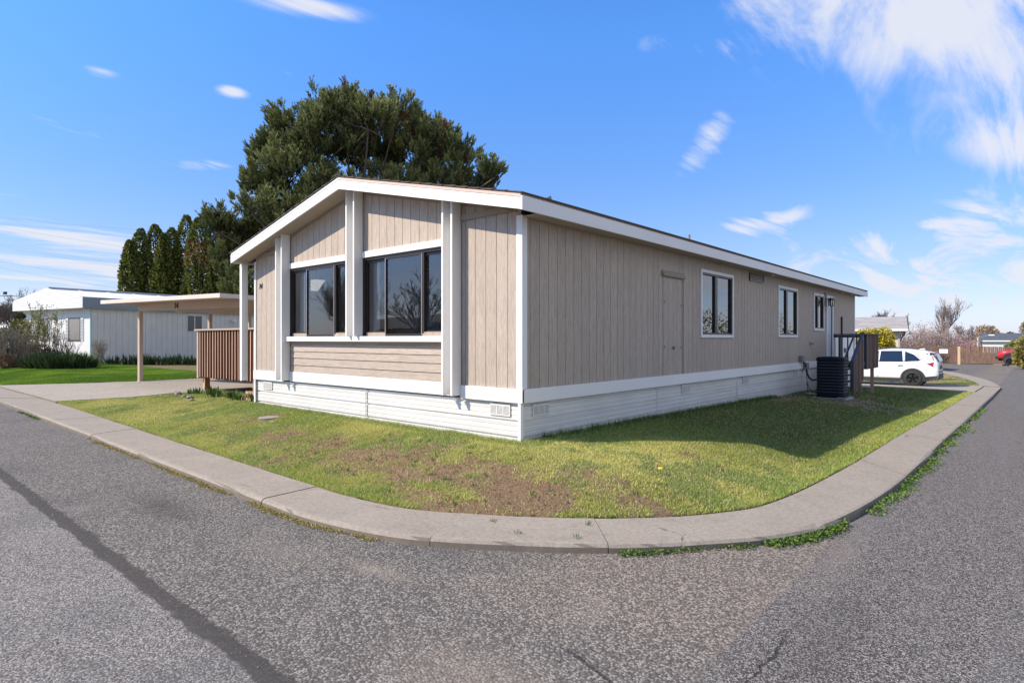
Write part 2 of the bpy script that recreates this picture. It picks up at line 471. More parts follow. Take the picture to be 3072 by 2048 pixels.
# ------------------------------------------------------------------ ground materials
def asphalt_mat():
    m, n, b = newmat('street asphalt')
    P = coords(n)
    sp = n.nodes.new('ShaderNodeSeparateXYZ'); n.links.new(P, sp.inputs[0])
    X, Y = sp.outputs[0], sp.outputs[1]
    wob = math_(n, 'MULTIPLY', math_(n, 'SUBTRACT', noise(n, P, .9, 4), .5), .5)
    wob2 = math_(n, 'MULTIPLY', math_(n, 'SUBTRACT', noise(n, P, 6, 4), .5), .12)
    def step(v, a, b_):
        r = n.nodes.new('ShaderNodeMapRange'); r.interpolation_type = 'SMOOTHSTEP'
        n.links.new(v, r.inputs['Value']); r.inputs['From Min'].default_value = a; r.inputs['From Max'].default_value = b_
        return r.outputs[0]
    def vor(scale, feat='F1', rnd=1.0):
        q = n.nodes.new('ShaderNodeTexVoronoi'); q.feature = feat; q.inputs['Scale'].default_value = scale
        q.inputs['Randomness'].default_value = rnd
        n.links.new(P, q.inputs['Vector']); return q
    # coarse chip seal, finer chip seal, smooth newer street
    vc = vor(66.0); vf = vor(92.0); vs = vor(125.0)
    def chips(vv, lo, mid, hi):
        s2 = n.nodes.new('ShaderNodeSeparateXYZ'); n.links.new(vv.outputs['Color'], s2.inputs[0])
        c = ramp(n, s2.outputs[0], [(.0, lo), (.45, mid), (.9, hi)])
        edge = n.nodes.new('ShaderNodeMapRange'); n.links.new(vv.outputs['Distance'], edge.inputs['Value'])
        edge.inputs['From Min'].default_value = .42; edge.inputs['From Max'].default_value = .72
        return mix(n, math_(n, 'MULTIPLY', edge.outputs[0], .8), c, (.022, .021, .02))
    cc = chips(vc, (.055, .048, .041), (.135, .119, .101), (.40, .36, .31))
    cf = chips(vf, (.12, .108, .096), (.235, .216, .195), (.52, .485, .44))
    cs = chips(vs, (.048, .042, .037), (.118, .105, .093), (.38, .345, .31))
    ct = chips(vc, (.11, .085, .062), (.23, .182, .137), (.48, .395, .31))
    newst = step(math_(n, 'ADD', X, wob2), 3.74, 3.80)
    # south of the old cut the older, paler chip seal
    south = step(math_(n, 'ADD', math_(n, 'MULTIPLY', Y, -1.0), wob2), 4.50, 4.62)
    col = mix(n, south, cc, cf)
    # tan washed-out wedge inside the corner
    tanm = math_(n, 'MULTIPLY', step(math_(n, 'ADD', X, wob), 1.4, 2.6),
                 step(math_(n, 'ADD', math_(n, 'SUBTRACT', Y, math_(n, 'MULTIPLY', X, .15)), wob), -3.9, -3.0))
    col = mix(n, math_(n, 'MULTIPLY', tanm, .85), col, ct)
    # a few pale or rusty stones among the grey ones
    v4 = vor(41.0); s4 = n.nodes.new('ShaderNodeSeparateXYZ'); n.links.new(v4.outputs['Color'], s4.inputs[0])
    odd = math_(n, 'MULTIPLY', math_(n, 'GREATER_THAN', s4.outputs[0], .90), math_(n, 'LESS_THAN', v4.outputs['Distance'], .34))
    col = mix(n, math_(n, 'MULTIPLY', odd, .8), col, mix(n, s4.outputs[1], (.42, .40, .37), (.34, .22, .14)))
    fineg = noise(n, P, 260.0, 3, .8)
    col = mix(n, .35, col, ramp(n, fineg, [(.3, (.04, .037, .033)), (.55, (.17, .155, .14)), (.75, (.38, .35, .32))]))
    # dusty spots
    d = step(noise(n, P, 1.3, 5, .6), .56, .74)
    col = mix(n, math_(n, 'MULTIPLY', d, .30), col, (.29, .25, .21))
    dk = step(noise(n, coords(n, (1, 1, 1), rot=(0, 0, 1.0)), .55, 4, .55), .50, .68)
    col = mix(n, math_(n, 'MULTIPLY', dk, .30), col, (.07, .07, .07))
    col = mix(n, newst, col, cs)
    # long light and dark traffic bands of the newer street
    tb = noise(n, coords(n, (2.2, .18, 1)), 1.0, 4)
    col = mix(n, math_(n, 'MULTIPLY', newst, math_(n, 'MULTIPLY', step(tb, .45, .7), .35)), col, (.15, .142, .137))
    # sealed cut running along the house front
    yy = math_(n, 'ADD', Y, math_(n, 'ADD', math_(n, 'MULTIPLY', wob, .22), wob2))
    cut = math_(n, 'MULTIPLY', math_(n, 'SUBTRACT', 1.0, step(math_(n, 'ABSOLUTE', math_(n, 'ADD', yy, 4.53)), .050, .080)), step(math_(n, 'MULTIPLY', X, -1.0), -2.9, -2.4))
    col = mix(n, math_(n, 'MULTIPLY', cut, .85), col, (.050, .044, .039))
    # worn hollow with pale dust and two short cracks
    def spot(cx_, cy_, rx, ry, a=0.0):
        u = math_(n, 'ADD', math_(n, 'SUBTRACT', X, cx_), math_(n, 'MULTIPLY', math_(n, 'SUBTRACT', Y, cy_), a))
        q = math_(n, 'ADD', math_(n, 'POWER', math_(n, 'ABSOLUTE', math_(n, 'DIVIDE', u, rx)), 2.0), math_(n, 'POWER', math_(n, 'ABSOLUTE', math_(n, 'DIVIDE', math_(n, 'SUBTRACT', Y, cy_), ry)), 2.0))
        return math_(n, 'MULTIPLY', math_(n, 'EXPONENT', math_(n, 'MULTIPLY', q, -1.0)), math_(n, 'ADD', .3, math_(n, 'MULTIPLY', noise(n, P, 7, 4), 1.3)))
    col = mix(n, math_(n, 'MULTIPLY', spot(1.3, -3.27, .28, .09, -.9), .6), col, (.27, .225, .175))
    col = mix(n, math_(n, 'MULTIPLY', spot(.30, -3.55, .5, .2), .35), col, (.24, .205, .165))
    col = mix(n, math_(n, 'MULTIPLY', spot(2.9, -3.9, .5, .35), .5), col, (.25, .205, .16))
    col = mix(n, math_(n, 'MULTIPLY', spot(-1.9, -3.7, .7, .22, .5), .6), col, (.05, .046, .042))
    col = mix(n, math_(n, 'MULTIPLY', spot(3.90, -.55, .14, .7), .35), col, (.22, .175, .14))
    col = mix(n, math_(n, 'MULTIPLY', spot(4.2, -2.2, .18, .9), .35), col, (.06, .055, .05))
    # fine crack beside the joint of the two streets
    xx = math_(n, 'ADD', X, math_(n, 'ADD', math_(n, 'MULTIPLY', wob, .26), math_(n, 'MULTIPLY', wob2, .9)))
    crk = math_(n, 'MULTIPLY', math_(n, 'SUBTRACT', 1.0, step(math_(n, 'ABSOLUTE', math_(n, 'SUBTRACT', xx, 4.0)), .003, .013)),
                math_(n, 'MULTIPLY', step(math_(n, 'MULTIPLY', Y, -1.0), 1.9, 2.6), step(noise(n, P, 5, 4), .34, .46)))
    crk2 = math_(n, 'MULTIPLY', math_(n, 'SUBTRACT', 1.0, step(math_(n, 'ABSOLUTE', math_(n, 'ADD', math_(n, 'ADD', yy, 2.15), math_(n, 'MULTIPLY', X, .36))), (.005), .022)),
                 math_(n, 'MULTIPLY', step(X, 3.0, 3.15), step(math_(n, 'MULTIPLY', X, -1), -3.75, -3.6)))
    crk = math_(n, 'MAXIMUM', crk, math_(n, 'MULTIPLY', crk2, .8))
    col = mix(n, math_(n, 'MULTIPLY', crk, .85), col, (.02, .02, .02))
    # tan dirt washed against the kerb
    n.links.new(col, b.inputs['Base Color'])
    b.inputs['Roughness'].default_value = .93
    b.inputs['Specular IOR Level'].default_value = .25
    hc = math_(n, 'MULTIPLY', vc.outputs['Distance'], -1.6)
    hf = math_(n, 'MULTIPLY', vf.outputs['Distance'], -1.1)
    hsn = math_(n, 'MULTIPLY', vs.outputs['Distance'], -.45)
    def mixv(f, a, b_):
        return math_(n, 'ADD', math_(n, 'MULTIPLY', a, math_(n, 'SUBTRACT', 1.0, f)), math_(n, 'MULTIPLY', b_, f))
    h = mixv(newst, mixv(south, hc, hf), hsn)
    h = mixv(math_(n, 'MULTIPLY', cut, .75), h, math_(n, 'MULTIPLY', hsn, .5))
    h = math_(n, 'SUBTRACT', h, math_(n, 'MULTIPLY', crk, 1.5))
    bump(n, b, h, .65, .006)
    return m
M['asphalt'] = asphalt_mat()
def concrete_mat(name, c1=(.25, .216, .175), c2=(.345, .30, .245)):
    m, n, b = newmat(name)
    P = coords(n)
    f = noise(n, P, 1.4, 6, .6); g = noise(n, P, 140.0, 3, .7); st = noise(n, P, 7.0, 5, .6)
    c = ramp(n, f, [(.3, c1), (.7, c2)])
    c = mix(n, .62, c, ramp(n, g, [(.32, tuple(x * .55 for x in c1)), (.62, tuple(min(1, x * 1.16) for x in c2))]))
    mid = noise(n, P, 26.0, 5, .65)
    c = mix(n, .5, c, mix(n, 1.0, c, ramp(n, mid, [(.3, (.62, .60, .57)), (.5, (1, 1, 1)), (.72, (1.25, 1.24, 1.2))]), 'MULTIPLY'))
    r = n.nodes.new('ShaderNodeMapRange'); n.links.new(st, r.inputs['Value']); r.inputs['From Min'].default_value = .52; r.inputs['From Max'].default_value = .75
    c = mix(n, math_(n, 'MULTIPLY', r.outputs[0], .45), c, (.19, .165, .14))
    # hairline cracks and chips
    v = n.nodes.new('ShaderNodeTexVoronoi'); v.feature = 'DISTANCE_TO_EDGE'; v.inputs['Scale'].default_value = .55
    n.links.new(coords(n, (1, 1, .01)), v.inputs['Vector'])
    q = n.nodes.new('ShaderNodeMapRange')
    n.links.new(math_(n, 'ADD', v.outputs[0], math_(n, 'MULTIPLY', math_(n, 'SUBTRACT', st, .5), .03)), q.inputs['Value'])
    q.inputs['From Min'].default_value = .004; q.inputs['From Max'].default_value = .0
    msk = math_(n, 'MULTIPLY', q.outputs[0], math_(n, 'GREATER_THAN', noise(n, P, .7, 2), .52))
    c = mix(n, math_(n, 'MULTIPLY', msk, .7), c, (.07, .06, .05))
    gg = n.nodes.new('ShaderNodeNewGeometry'); sn = n.nodes.new('ShaderNodeSeparateXYZ'); n.links.new(gg.outputs['True Normal'], sn.inputs[0])
    side = math_(n, 'LESS_THAN', sn.outputs[2], .55)     # the rough kerb face holds road grime
    c = mix(n, math_(n, 'MULTIPLY', side, math_(n, 'ADD', .35, math_(n, 'MULTIPLY', st, .8))), c, (.15, .125, .098))
    n.links.new(c, b.inputs['Base Color'])
    b.inputs['Roughness'].default_value = .9
    b.inputs['Specular IOR Level'].default_value = .2
    bump(n, b, math_(n, 'ADD', g, math_(n, 'MULTIPLY', st, .6)), .35, .006)
    return m
M['concrete'] = concrete_mat('pavement concrete')
M['drive'] = concrete_mat('driveway concrete', (.285, .247, .20), (.37, .325, .27))
def soil_mat():
    m, n, b = newmat('lawn soil')
    P = coords(n)
    at_ = n.nodes.new('ShaderNodeAttribute'); at_.attribute_name = 'tint'
    g = noise(n, P, 38.0, 6, .7); f = noise(n, P, 5.0, 5)
    c = mix(n, .55, at_.outputs['Color'], ramp(n, g, [(.3, (.06, .038, .022)), (.5, (.18, .12, .072)), (.72, (.34, .245, .16))]), 'MIX')
    n.links.new(c, b.inputs['Base Color'])
    b.inputs['Roughness'].default_value = .97
    b.inputs['Specular IOR Level'].default_value = .1
    bump(n, b, math_(n, 'ADD', g, f), .9, .02)
    return m
M['soil'] = soil_mat()
def leafmat(name, rough=.6, trans=.25, spec=.25):
    m, n, b = newmat(name)
    a = n.nodes.new('ShaderNodeAttribute'); a.attribute_name = 'tint'
    n.links.new(a.outputs['Color'], b.inputs['Base Color'])
    b.inputs['Roughness'].default_value = rough
    b.inputs['Specular IOR Level'].default_value = spec
    out = [x for x in n.nodes if x.type == 'OUTPUT_MATERIAL'][0]
    t = n.nodes.new('ShaderNodeBsdfTranslucent'); n.links.new(a.outputs['Color'], t.inputs[0])
    ms = n.nodes.new('ShaderNodeMixShader'); ms.inputs[0].default_value = trans
    n.links.new(b.outputs[0], ms.inputs[1]); n.links.new(t.outputs[0], ms.inputs[2]); n.links.new(ms.outputs[0], out.inputs[0])
    return m
M['leaf'] = leafmat('leaves')
M['grass'] = leafmat('grass blades', .55, .35, .3)
M['needle'] = leafmat('needles', .55, .08, .3)
M['bark'] = simple('bark', (.11, .085, .065), .95, .3, 12, bmp=.6, bscale=30, stretch=(1, 1, .3))
M['twig'] = simple('pale twigs', (.23, .19, .17), .9, .2, 6)
M['twig_dark'] = simple('brown twigs', (.13, .10, .085), .9, .2, 6)

# ------------------------------------------------------------------ ground, streets
def grid_sheet(name, xs, ys, zf, mat, col=None, kind='structure', parent=None, smooth=True):
    X, Y = np.meshgrid(xs, ys)
    V = np.stack([X.ravel(), Y.ravel(), zf(X, Y).ravel()], 1)
    nx = len(xs); i = np.arange(len(V)).reshape(X.shape)
    F = np.stack([i[:-1, :-1].ravel(), i[:-1, 1:].ravel(), i[1:, 1:].ravel(), i[1:, :-1].ravel()], 1)
    return np_mesh(name, V, F, mat, parent, None if col is None else col(X.ravel(), Y.ravel()), smooth, kind)
M['dry_ground'] = simple('open dry grass ground', (.17, .155, .09), .95, .3, .6)
grid_sheet('ground', np.array([-2500, -200, -60, -20, 20, 60, 200, 2500.]), np.array([-2500, -200, -30, 0, 6, 28, 60, 148, 400, 2500.]),
           lambda X, Y: zr(Y) - .06, M['dry_ground'])
grid_sheet('road', np.array([-60., 40.]), np.concatenate([[-16., 0, 6], np.arange(8, 29, 2.), np.arange(30, 110, 5.)]), lambda X, Y: zr(Y), M['asphalt'])
def lerp_path(pts, n):
    """smooth resample (Catmull-Rom) of a 2D path, n steps per span"""
    P = [np.array(p, float) for p in pts]; out = []
    for i in range(len(P) - 1):
        a = P[max(i - 1, 0)]; b_ = P[i]; c = P[i + 1]; d = P[min(i + 2, len(P) - 1)]
        for k in range(n):
            t = k / n
            out.append(.5 * ((2 * b_) + (-a + c) * t + (2 * a - 5 * b_ + 4 * c - d) * t * t + (-a + 3 * b_ - 3 * c + d) * t ** 3))
    out.append(P[-1]); return np.array(out)
KERB = [(-26, -2.88), (-16, -2.88), (-9.5, -2.92), (-4.3, -2.98), (-1.1, -3.01), (-.2, -3.0), (.62, -2.87), (1.2, -2.66), (1.75, -2.32), (2.3, -1.92), (2.7, -1.55), (3.04, -1.15), (3.34, -.75), (3.58, -.28), (3.73, .35), (3.85, 1.4), (3.92, 2.8), (3.96, 5.5), (3.98, 11.5), (4.0, 23.2)]
INN = [(-26, -2.0), (-14.6, -2.02), (-9.5, -2.14), (-4.3, -2.28), (-1.1, -2.35), (-.35, -2.34), (.35, -2.24), (.9, -2.0), (1.4, -1.72), (1.85, -1.4), (2.2, -1.08), (2.55, -.7), (2.82, -.28), (3.0, .12), (3.12, .85), (3.2, 2.0), (3.26, 3.5), (3.31, 6.0), (3.34, 11.5), (3.36, 23.2)]
kp = lerp_path(KERB, 6); ip = lerp_path(INN, 6)
sidewalk = empty('sidewalk', (0, 0, 0))
sidewalk['kind'] = 'structure'
cuts = [0]
arc = np.concatenate([[0], np.cumsum(np.hypot(*np.diff(ip, axis=0).T))])
want = []
for jx, jy in ((-22, -2.02), (-19, -2.02), (-16, -2.02), (-13.2, -2.05), (-10.6, -2.12), (-7.9, -2.18), (-5.07, -2.29), (-1.03, -2.35), (.89, -2.0), (1.97, -1.3), (3.12, .85), (3.26, 3.5), (3.3, 6.4), (3.33, 9.3), (3.34, 12.4), (3.35, 15.6), (3.35, 19)):
    want.append(int(np.argmin(np.hypot(ip[:, 0] - jx, ip[:, 1] - jy))))
cuts = [0] + want + [len(ip) - 1]
def sidewalk_slab(a, b, idx):
    """one poured slab between two joints, rounded at the kerb"""
    def P(t):
        i = min(int(t), len(ip) - 2); f = t - i
        return ip[i] * (1 - f) + ip[i + 1] * f, kp[i] * (1 - f) + kp[i + 1] * f
    ln = arc[b] - arc[a]; g = .0035 / max(ln, .1) * (b - a)
    ts = np.unique(np.concatenate([[a + g, b - g], np.arange(a + 1, b)]))
    tilt = rnd.uniform(-.006, .006)
    rows = []
    for t in ts:
        I, K = P(t)
        d = (K - I); L = np.hypot(*d); d /= L
        z = float(zr(I[1])) + .095 + tilt
        # chipped arris: the edge wanders a little
        w = (fbm(t * 1.7 + 3, idx) - .5) * .03
        ch = max(0, float(fbm(t * 5.1, idx + 9)) - .62) * .12
        prof = [(I - d * .0, z - .16), (I, z - .008), (I + d * .015, z), (K - d * (.055 + ch), z - .012), (K - d * .022, z - .020 - ch * .5), (K - d * (.004 - w * .3), z - .045), (K + d * w * .3, z - .26)]
        rows.append([(p[0], p[1], h) for p, h in prof])
    k = len(rows[0]); mb = MB()
    vs = [p for r in rows for p in r]; fs = []
    for i in range(len(rows) - 1):
        for j in range(k - 1):
            fs.append((i * k + j, i * k + j + 1, (i + 1) * k + j + 1, (i + 1) * k + j))
    fs.append(tuple(range(k - 1, -1, -1))); fs.append(tuple((len(rows) - 1) * k + j for j in range(k)))
    mb.add(vs, fs)
    o = mb.build('slab', M['concrete'], sidewalk)
    return o
for i in range(len(cuts) - 1):
    sidewalk_slab(cuts[i], cuts[i + 1], i)

# lawn of the lot: a grid that dives under the sidewalk beyond its inner edge
def inside_inner(x, y):
    """signed distance-ish: positive on the lawn side of the sidewalk's inner edge"""
    x = np.asarray(x, float); y = np.asarray(y, float)
    ye = np.interp(x, ip[:, 0], ip[:, 1], right=99)
    xe = np.interp(y, ip[:, 1][ip[:, 1] > -2.3], ip[:, 0][ip[:, 1] > -2.3], left=-99, right=3.36)
    return np.where(x < 1.2, y - ye, np.where(y < -.2, np.minimum(y - ye, (xe - x)), xe - x))
SOIL = [(-1.0, -1.4, 3.6, .95, .52), (-4.5, -1.2, 2.2, .7, .30), (-.55, -1.35, 2.0, .50, .85), (.95, -1.35, .95, .62, .9), (-3.0, -1.15, 1.3, .38, .75), (1.3, -.75, .8, .4, .7), (-4.4, -.95, .9, .22, .5), (1.5, 10.6, 1.1, .9, .9), (2.3, 11.6, .7, .8, .8),
        (-5.4, -.5, .5, .3, .4), (.6, -1.95, 1.0, .30, .85), (2.05, .9, .5, .4, .30), (.3, 10.2, .6, 1.4, .9), (1.0, 13.2, 1.2, .9, .5)]
def soil_amt(x, y):
    x = np.asarray(x, float); y = np.asarray(y, float)
    s = np.zeros(x.shape)
    for cx_, cy_, rx, ry, a in SOIL:
        s = np.maximum(s, a * np.exp(-(((x - cx_) / rx) ** 2 + ((y - cy_) / ry) ** 2) ** 1.5))
    nz = fbm(x * 2.3 + 5, y * 2.3, 5)
    nz = .6 * nz + .4 * fbm(x * 7 + 1, y * 7, 4)
    return np.clip((s * 1.1 + (nz - .5) * 2.6) * 1.25 - .28, 0, 1) * (s > .04) + np.clip((nz - .66) * 3, 0, .35)
def lawn_col(x, y):
    a = np.clip(soil_amt(x, y) * 1.4, 0, 1)[:, None]
    g = np.array([.15, .16, .05]); s = np.array([.22, .145, .085])
    n_ = fbm(x * 3, y * 3)[:, None]
    c = g * (.7 + .6 * n_) * (1 - a) + s * (.75 + .5 * n_) * a
    return c
def lawn_z(X, Y):
    d = inside_inner(X, Y)
    z = H(X, Y) + .03 * (fbm(X * 3.1, Y * 3.1) - .5) * np.clip(d * 3, 0, 1) + .012 * (fbm(X * 14, Y * 14, 3) - .5) - .004
    return np.where(d > 0, z, zr(Y) - .1)
def keep_sheet(name, xs, ys, zf, mat, col, keep):
    X, Y = np.meshgrid(xs, ys)
    V = np.stack([X.ravel(), Y.ravel(), zf(X, Y).ravel()], 1)
    i = np.arange(len(V)).reshape(X.shape)
    k = keep(.25 * (X[:-1, :-1] + X[1:, 1:] + X[:-1, 1:] + X[1:, :-1]), .25 * (Y[:-1, :-1] + Y[1:, 1:] + Y[:-1, 1:] + Y[1:, :-1])).ravel()
    F = np.stack([i[:-1, :-1].ravel(), i[:-1, 1:].ravel(), i[1:, 1:].ravel(), i[1:, :-1].ravel()], 1)[k]
    used = np.unique(F); rm = np.full(len(V), -1); rm[used] = np.arange(len(used))
    V = V[used]; F = rm[F]
    return np_mesh(name, V, F, mat, None, col(V[:, 0], V[:, 1]), True, 'structure')
DRV_R = lambda y: np.interp(y, [-2.05, -.67, .25, 6, 24], [-14.45, -12.38, -11.8, -11.6, -11.6])     # near edge of the driveway
DRV_L = lambda y: np.interp(y, [-2.0, -.13, .92, 3, 24], [-22.6, -17.85, -17.4, -17.4, -17.4])
keep_sheet('lawn', np.arange(-15, 3.5, .06), np.arange(-2.46, 4.0, .06), lawn_z, M['soil'], lawn_col, lambda x, y: (x > DRV_R(y)) & ((y < .25) | (x > -.1) | (x < -7.3)) & (inside_inner(x, y) > -.2))
keep_sheet('lawn', np.arange(-.1, 3.5, .1), np.arange(3.94, 23.05, .1), lawn_z, M['soil'], lawn_col, lambda x, y: x > -.2)
keep_sheet('lawn', np.concatenate([np.arange(-80, -30, 2.), np.arange(-30, -17.3, .3)]), np.concatenate([np.arange(-2.0, 3, .3), np.arange(3, 60, 3.)]), lambda X, Y: H(X, Y) - .004 + .02 * (fbm(X, Y) - .5), M['soil'], lawn_col, lambda x, y: x < DRV_L(y) + .1)
# driveway of the lot
def drive_z(X, Y): return H(X, Y) + .012
Ys = np.unique(np.concatenate([np.linspace(-2.05, 1.5, 12), np.linspace(1.5, 24, 12)]))
def drive_slab(f0, f1, y0, y1, name='slab'):
    ys = np.unique(np.concatenate([[y0 + .006, y1 - .006], Ys[(Ys > y0) & (Ys < y1)]]))
    mb = MB(); vs = []; fs = []
    for y in ys:
        a, b_ = float(DRV_L(y)), float(DRV_R(y))
        x0 = a + (b_ - a) * f0 + .006; x1 = a + (b_ - a) * f1 - .006
        for x, dz in ((x0, -.12), (x0, 0), (x1, 0), (x1, -.12)):
            vs.append((x, y, Hs(min(x, -8.01), y) + .014 + dz))
    for i in range(len(ys) - 1):
        for j in range(3): fs.append((i * 4 + j, i * 4 + j + 1, i * 4 + j + 5, i * 4 + j + 4))
    fs.append((3, 2, 1, 0)); q = (len(ys) - 1) * 4; fs.append((q, q + 1, q + 2, q + 3))
    mb.add(vs, fs)
    return mb.build(name, M['drive'], driveway)
driveway = empty('driveway', (0, 0, 0)); driveway['kind'] = 'structure'
for f0, f1 in ((0, .5), (.5, 1)):
    for y0, y1 in ((-2.03, .9), (.9, 4.2), (4.2, 8), (8, 12), (12, 18), (18, 24)):
        drive_slab(f0, f1, y0, y1)
# far driveway with the parked car, island beyond it
d2 = empty('driveway', (0, 0, 0)); d2['kind'] = 'structure'
def flat_slab(x0, x1, y0, y1, h, mat, parent, name='slab', nx=2):
    mb = MB(); ys = np.linspace(y0 + .008, y1 - .008, 5); vs = []; fs = []
    for y in ys:
        z = float(zr(y)) + h
        for x, dz in ((x0 + .008, -.15), (x0 + .008, 0), (x1 - .008, 0), (x1 - .008, -.15)): vs.append((x, y, z + dz))
    for i in range(len(ys) - 1):
        for j in range(3): fs.append((i * 4 + j, i * 4 + j + 1, i * 4 + j + 5, i * 4 + j + 4))
    fs.append((3, 2, 1, 0)); q = (len(ys) - 1) * 4; fs.append((q, q + 1, q + 2, q + 3))
    return mb.add(vs, fs).build(name, mat, parent)
for x0, x1 in ((-12, -6), (-6, -1.5), (-1.5, 1.6), (1.6, 3.36)):
    flat_slab(x0, x1, 23.08, 25.9, .10, M['drive'], d2); flat_slab(x0, x1, 25.9, 28.9, .10, M['drive'], d2)
flat_slab(3.36, 3.98, 23.2, 25.9, .07, M['concrete'], d2); flat_slab(3.36, 3.98, 25.9, 28.9, .07, M['concrete'], d2)
isl_out = lerp_path([(3.98, 28.9), (3.86, 30.0), (3.6, 32.4), (3.1, 35.8), (1.9, 41.4), (.3, 47.0), (-2.5, 54), (-6, 60)], 4)
isl_in = lerp_path([(3.2, 28.9), (3.1, 30.2), (2.8, 32.4), (2.25, 35.4), (1.0, 40.6), (-.7, 46.0), (-3.6, 53), (-7, 59)], 4)
mb = MB(); vs = []; fs = []
for a, b_ in zip(isl_in, isl_out):
    z = float(zr(a[1])) + .10
    vs += [(a[0], a[1], z - .1), (a[0], a[1], z), (b_[0] - .03, b_[1], z), (b_[0], b_[1], z - .03), (b_[0], b_[1], z - .2)]
for i in range(len(isl_in) - 1):
    for j in range(4): fs.append((i * 5 + j, i * 5 + j + 1, i * 5 + j + 6, i * 5 + j + 5))
fs.append((4, 3, 2, 1, 0)); mb.add(vs, fs); tag(mb.build('kerb', M['concrete']), kind='structure')
def dry_col(x, y):
    n_ = fbm(x * .9, y * .5)[:, None]
    return np.array([.30, .23, .15]) * (1 - n_) + np.array([.14, .18, .05]) * n_
keep_sheet('verge', np.arange(-14, 3.6, .3), np.arange(28.9, 60, .4), lambda X, Y: zr(Y) + .09 + .02 * (fbm(X, Y) - .5), M['soil'], dry_col,
           lambda x, y: x < np.interp(y, isl_in[:, 1], isl_in[:, 0]) + .1)
# verge and kerb across the far bend of the street
fo = lerp_path([(2.0, 71.0), (2.9, 69.5), (3.8, 65.3), (4.5, 58.9), (5.6, 50), (7, 42), (9, 30)], 4)
mb = MB(); vs = []; fs = []
for p in fo:
    z = float(zr(p[1])); vs += [(p[0], p[1], z - .1), (p[0] + .02, p[1], z + .1), (p[0] + .5, p[1] + .2, z + .11), (p[0] + .5, p[1] + .2, z - .1)]
for i in range(len(fo) - 1):
    for j in range(3): fs.append((i * 4 + j, (i + 1) * 4 + j, (i + 1) * 4 + j + 1, i * 4 + j + 1))
mb.add(vs, fs); tag(mb.build('kerb', M['concrete']), kind='structure')
keep_sheet('verge', np.arange(0, 60, .8), np.arange(36, 76, .8), lambda X, Y: zr(Y) + .1, M['soil'], dry_col, lambda x, y: x > np.interp(y, fo[::-1, 1], fo[::-1, 0]) + .4)
keep_sheet('verge', np.arange(-14, 6, .5), np.arange(73.6, 80, .5), lambda X, Y: zr(Y) + .05, M['soil'], dry_col, lambda x, y: x > -50)
# ------------------------------------------------------------------ the beige home (world coordinates are its own)
home = empty('mobile_home', (0, 0, 0), 0, 'long beige manufactured home with white trim, pilasters and metal skirting on the corner lot', 'house')
HW, HL = 7.44, 19.45
EX, EY = .30, .38                       # overhang of the eaves and of the gable
SL = .226
PX = -HW / 2
ZPK = 4.303                             # underside of the gable fascia at the peak
def zsoff(x): return ZPK + .035 - SL * abs(x - PX)
wall = MB()
# solid core behind the boards, leaving the two big window bays open
BX0, BX1 = -6.0, -1.36
wz0, wz1 = 1.83, 3.155
def core():
    m = MB()
    t = .10; g = .014
    z0, zt = .95, 3.50
    for a, b in ((-HW + g, BX0), (BX1, -g)):
        m.hexa([(a, g, z0), (b, g, z0), (b, t, z0), (a, t, z0)], [(a, g, zsoff(a) - .01), (b, g, zsoff(b) - .01), (b, t, zsoff(b) - .01), (a, t, zsoff(a) - .01)])
    m.box(BX0, BX1, g, t, z0, wz0 - .02)
    for a, b in ((BX0, PX), (PX, BX1)):
        m.hexa([(a, g, wz1 + .02), (b, g, wz1 + .02), (b, t, wz1 + .02), (a, t, wz1 + .02)], [(a, g, zsoff(a) - .01), (b, g, zsoff(b) - .01), (b, t, zsoff(b) - .01), (a, t, zsoff(a) - .01)])
    m.box(-3.82, -3.52, g, t, wz0 - .02, wz1 + .02)
    # long wall with openings
    ops = [(5.70, 7.26, 1.90, 3.13), (10.58, 12.11, 1.92, 3.14), (13.97, 14.96, 2.13, 3.14), (15.45, 16.12, .95, 3.10)]
    y = t
    for a, b, zb, zt2 in ops:
        m.box(-t, -g, y, a, z0, 3.40)
        m.box(-t, -g, a, b, zt2, 3.40)
        if zb > z0: m.box(-t, -g, a, b, z0, zb)
        y = b
    m.box(-t, -g, y, HL - t, z0, 3.40)
    # hidden walls
    m.box(-HW + g, -HW + t, t, HL - t, z0, 3.40)
    m.hexa([(-HW + g, HL - t, z0), (-g, HL - t, z0), (-g, HL - g, z0), (-HW + g, HL - g, z0)], [(-HW + g, HL - t, 3.4), (-g, HL - t, 3.4), (-g, HL - g, 3.4), (-HW + g, HL - g, 3.4)])
    m.prism([(-HW + g, 3.402), (-g, 3.402), (-g, 3.47), (PX, 4.31), (-HW + g, 3.47)], HL - t, HL - g)
    return m.build('wall', M['backing'], home)
wallo = core()
T = .014
def board_front(x0, x1, z0, zf=None, z1=None):
    """one strip of the grooved siding between two grooves, top following the soffit unless z1 is given"""
    m = MB(); a, b = x0 + .0045, x1 - .0045
    za = z1 if z1 else zsoff(a) - .005; zb = z1 if z1 else zsoff(b) - .005
    m.hexa([(a, 0, z0), (b, 0, z0), (b, T - .001, z0), (a, T - .001, z0)], [(a, 0, za), (b, 0, zb), (b, T - .001, zb), (a, T - .001, za)])
    return m.build('siding_board', M['siding'], wallo)
gx = [-.052 - .2032 * k for k in range(0, 37)]
edges = [-.02] + [g for g in gx if -HW + .03 < g < -.03] + [-HW + .02]
def strip(x0, x1):      # x0 < x1
    segs = []
    if x1 <= BX0 - .12 + .3 and x0 < -6.0: segs = [(x0, min(x1, -6.0), 1.10, None)]
    return segs
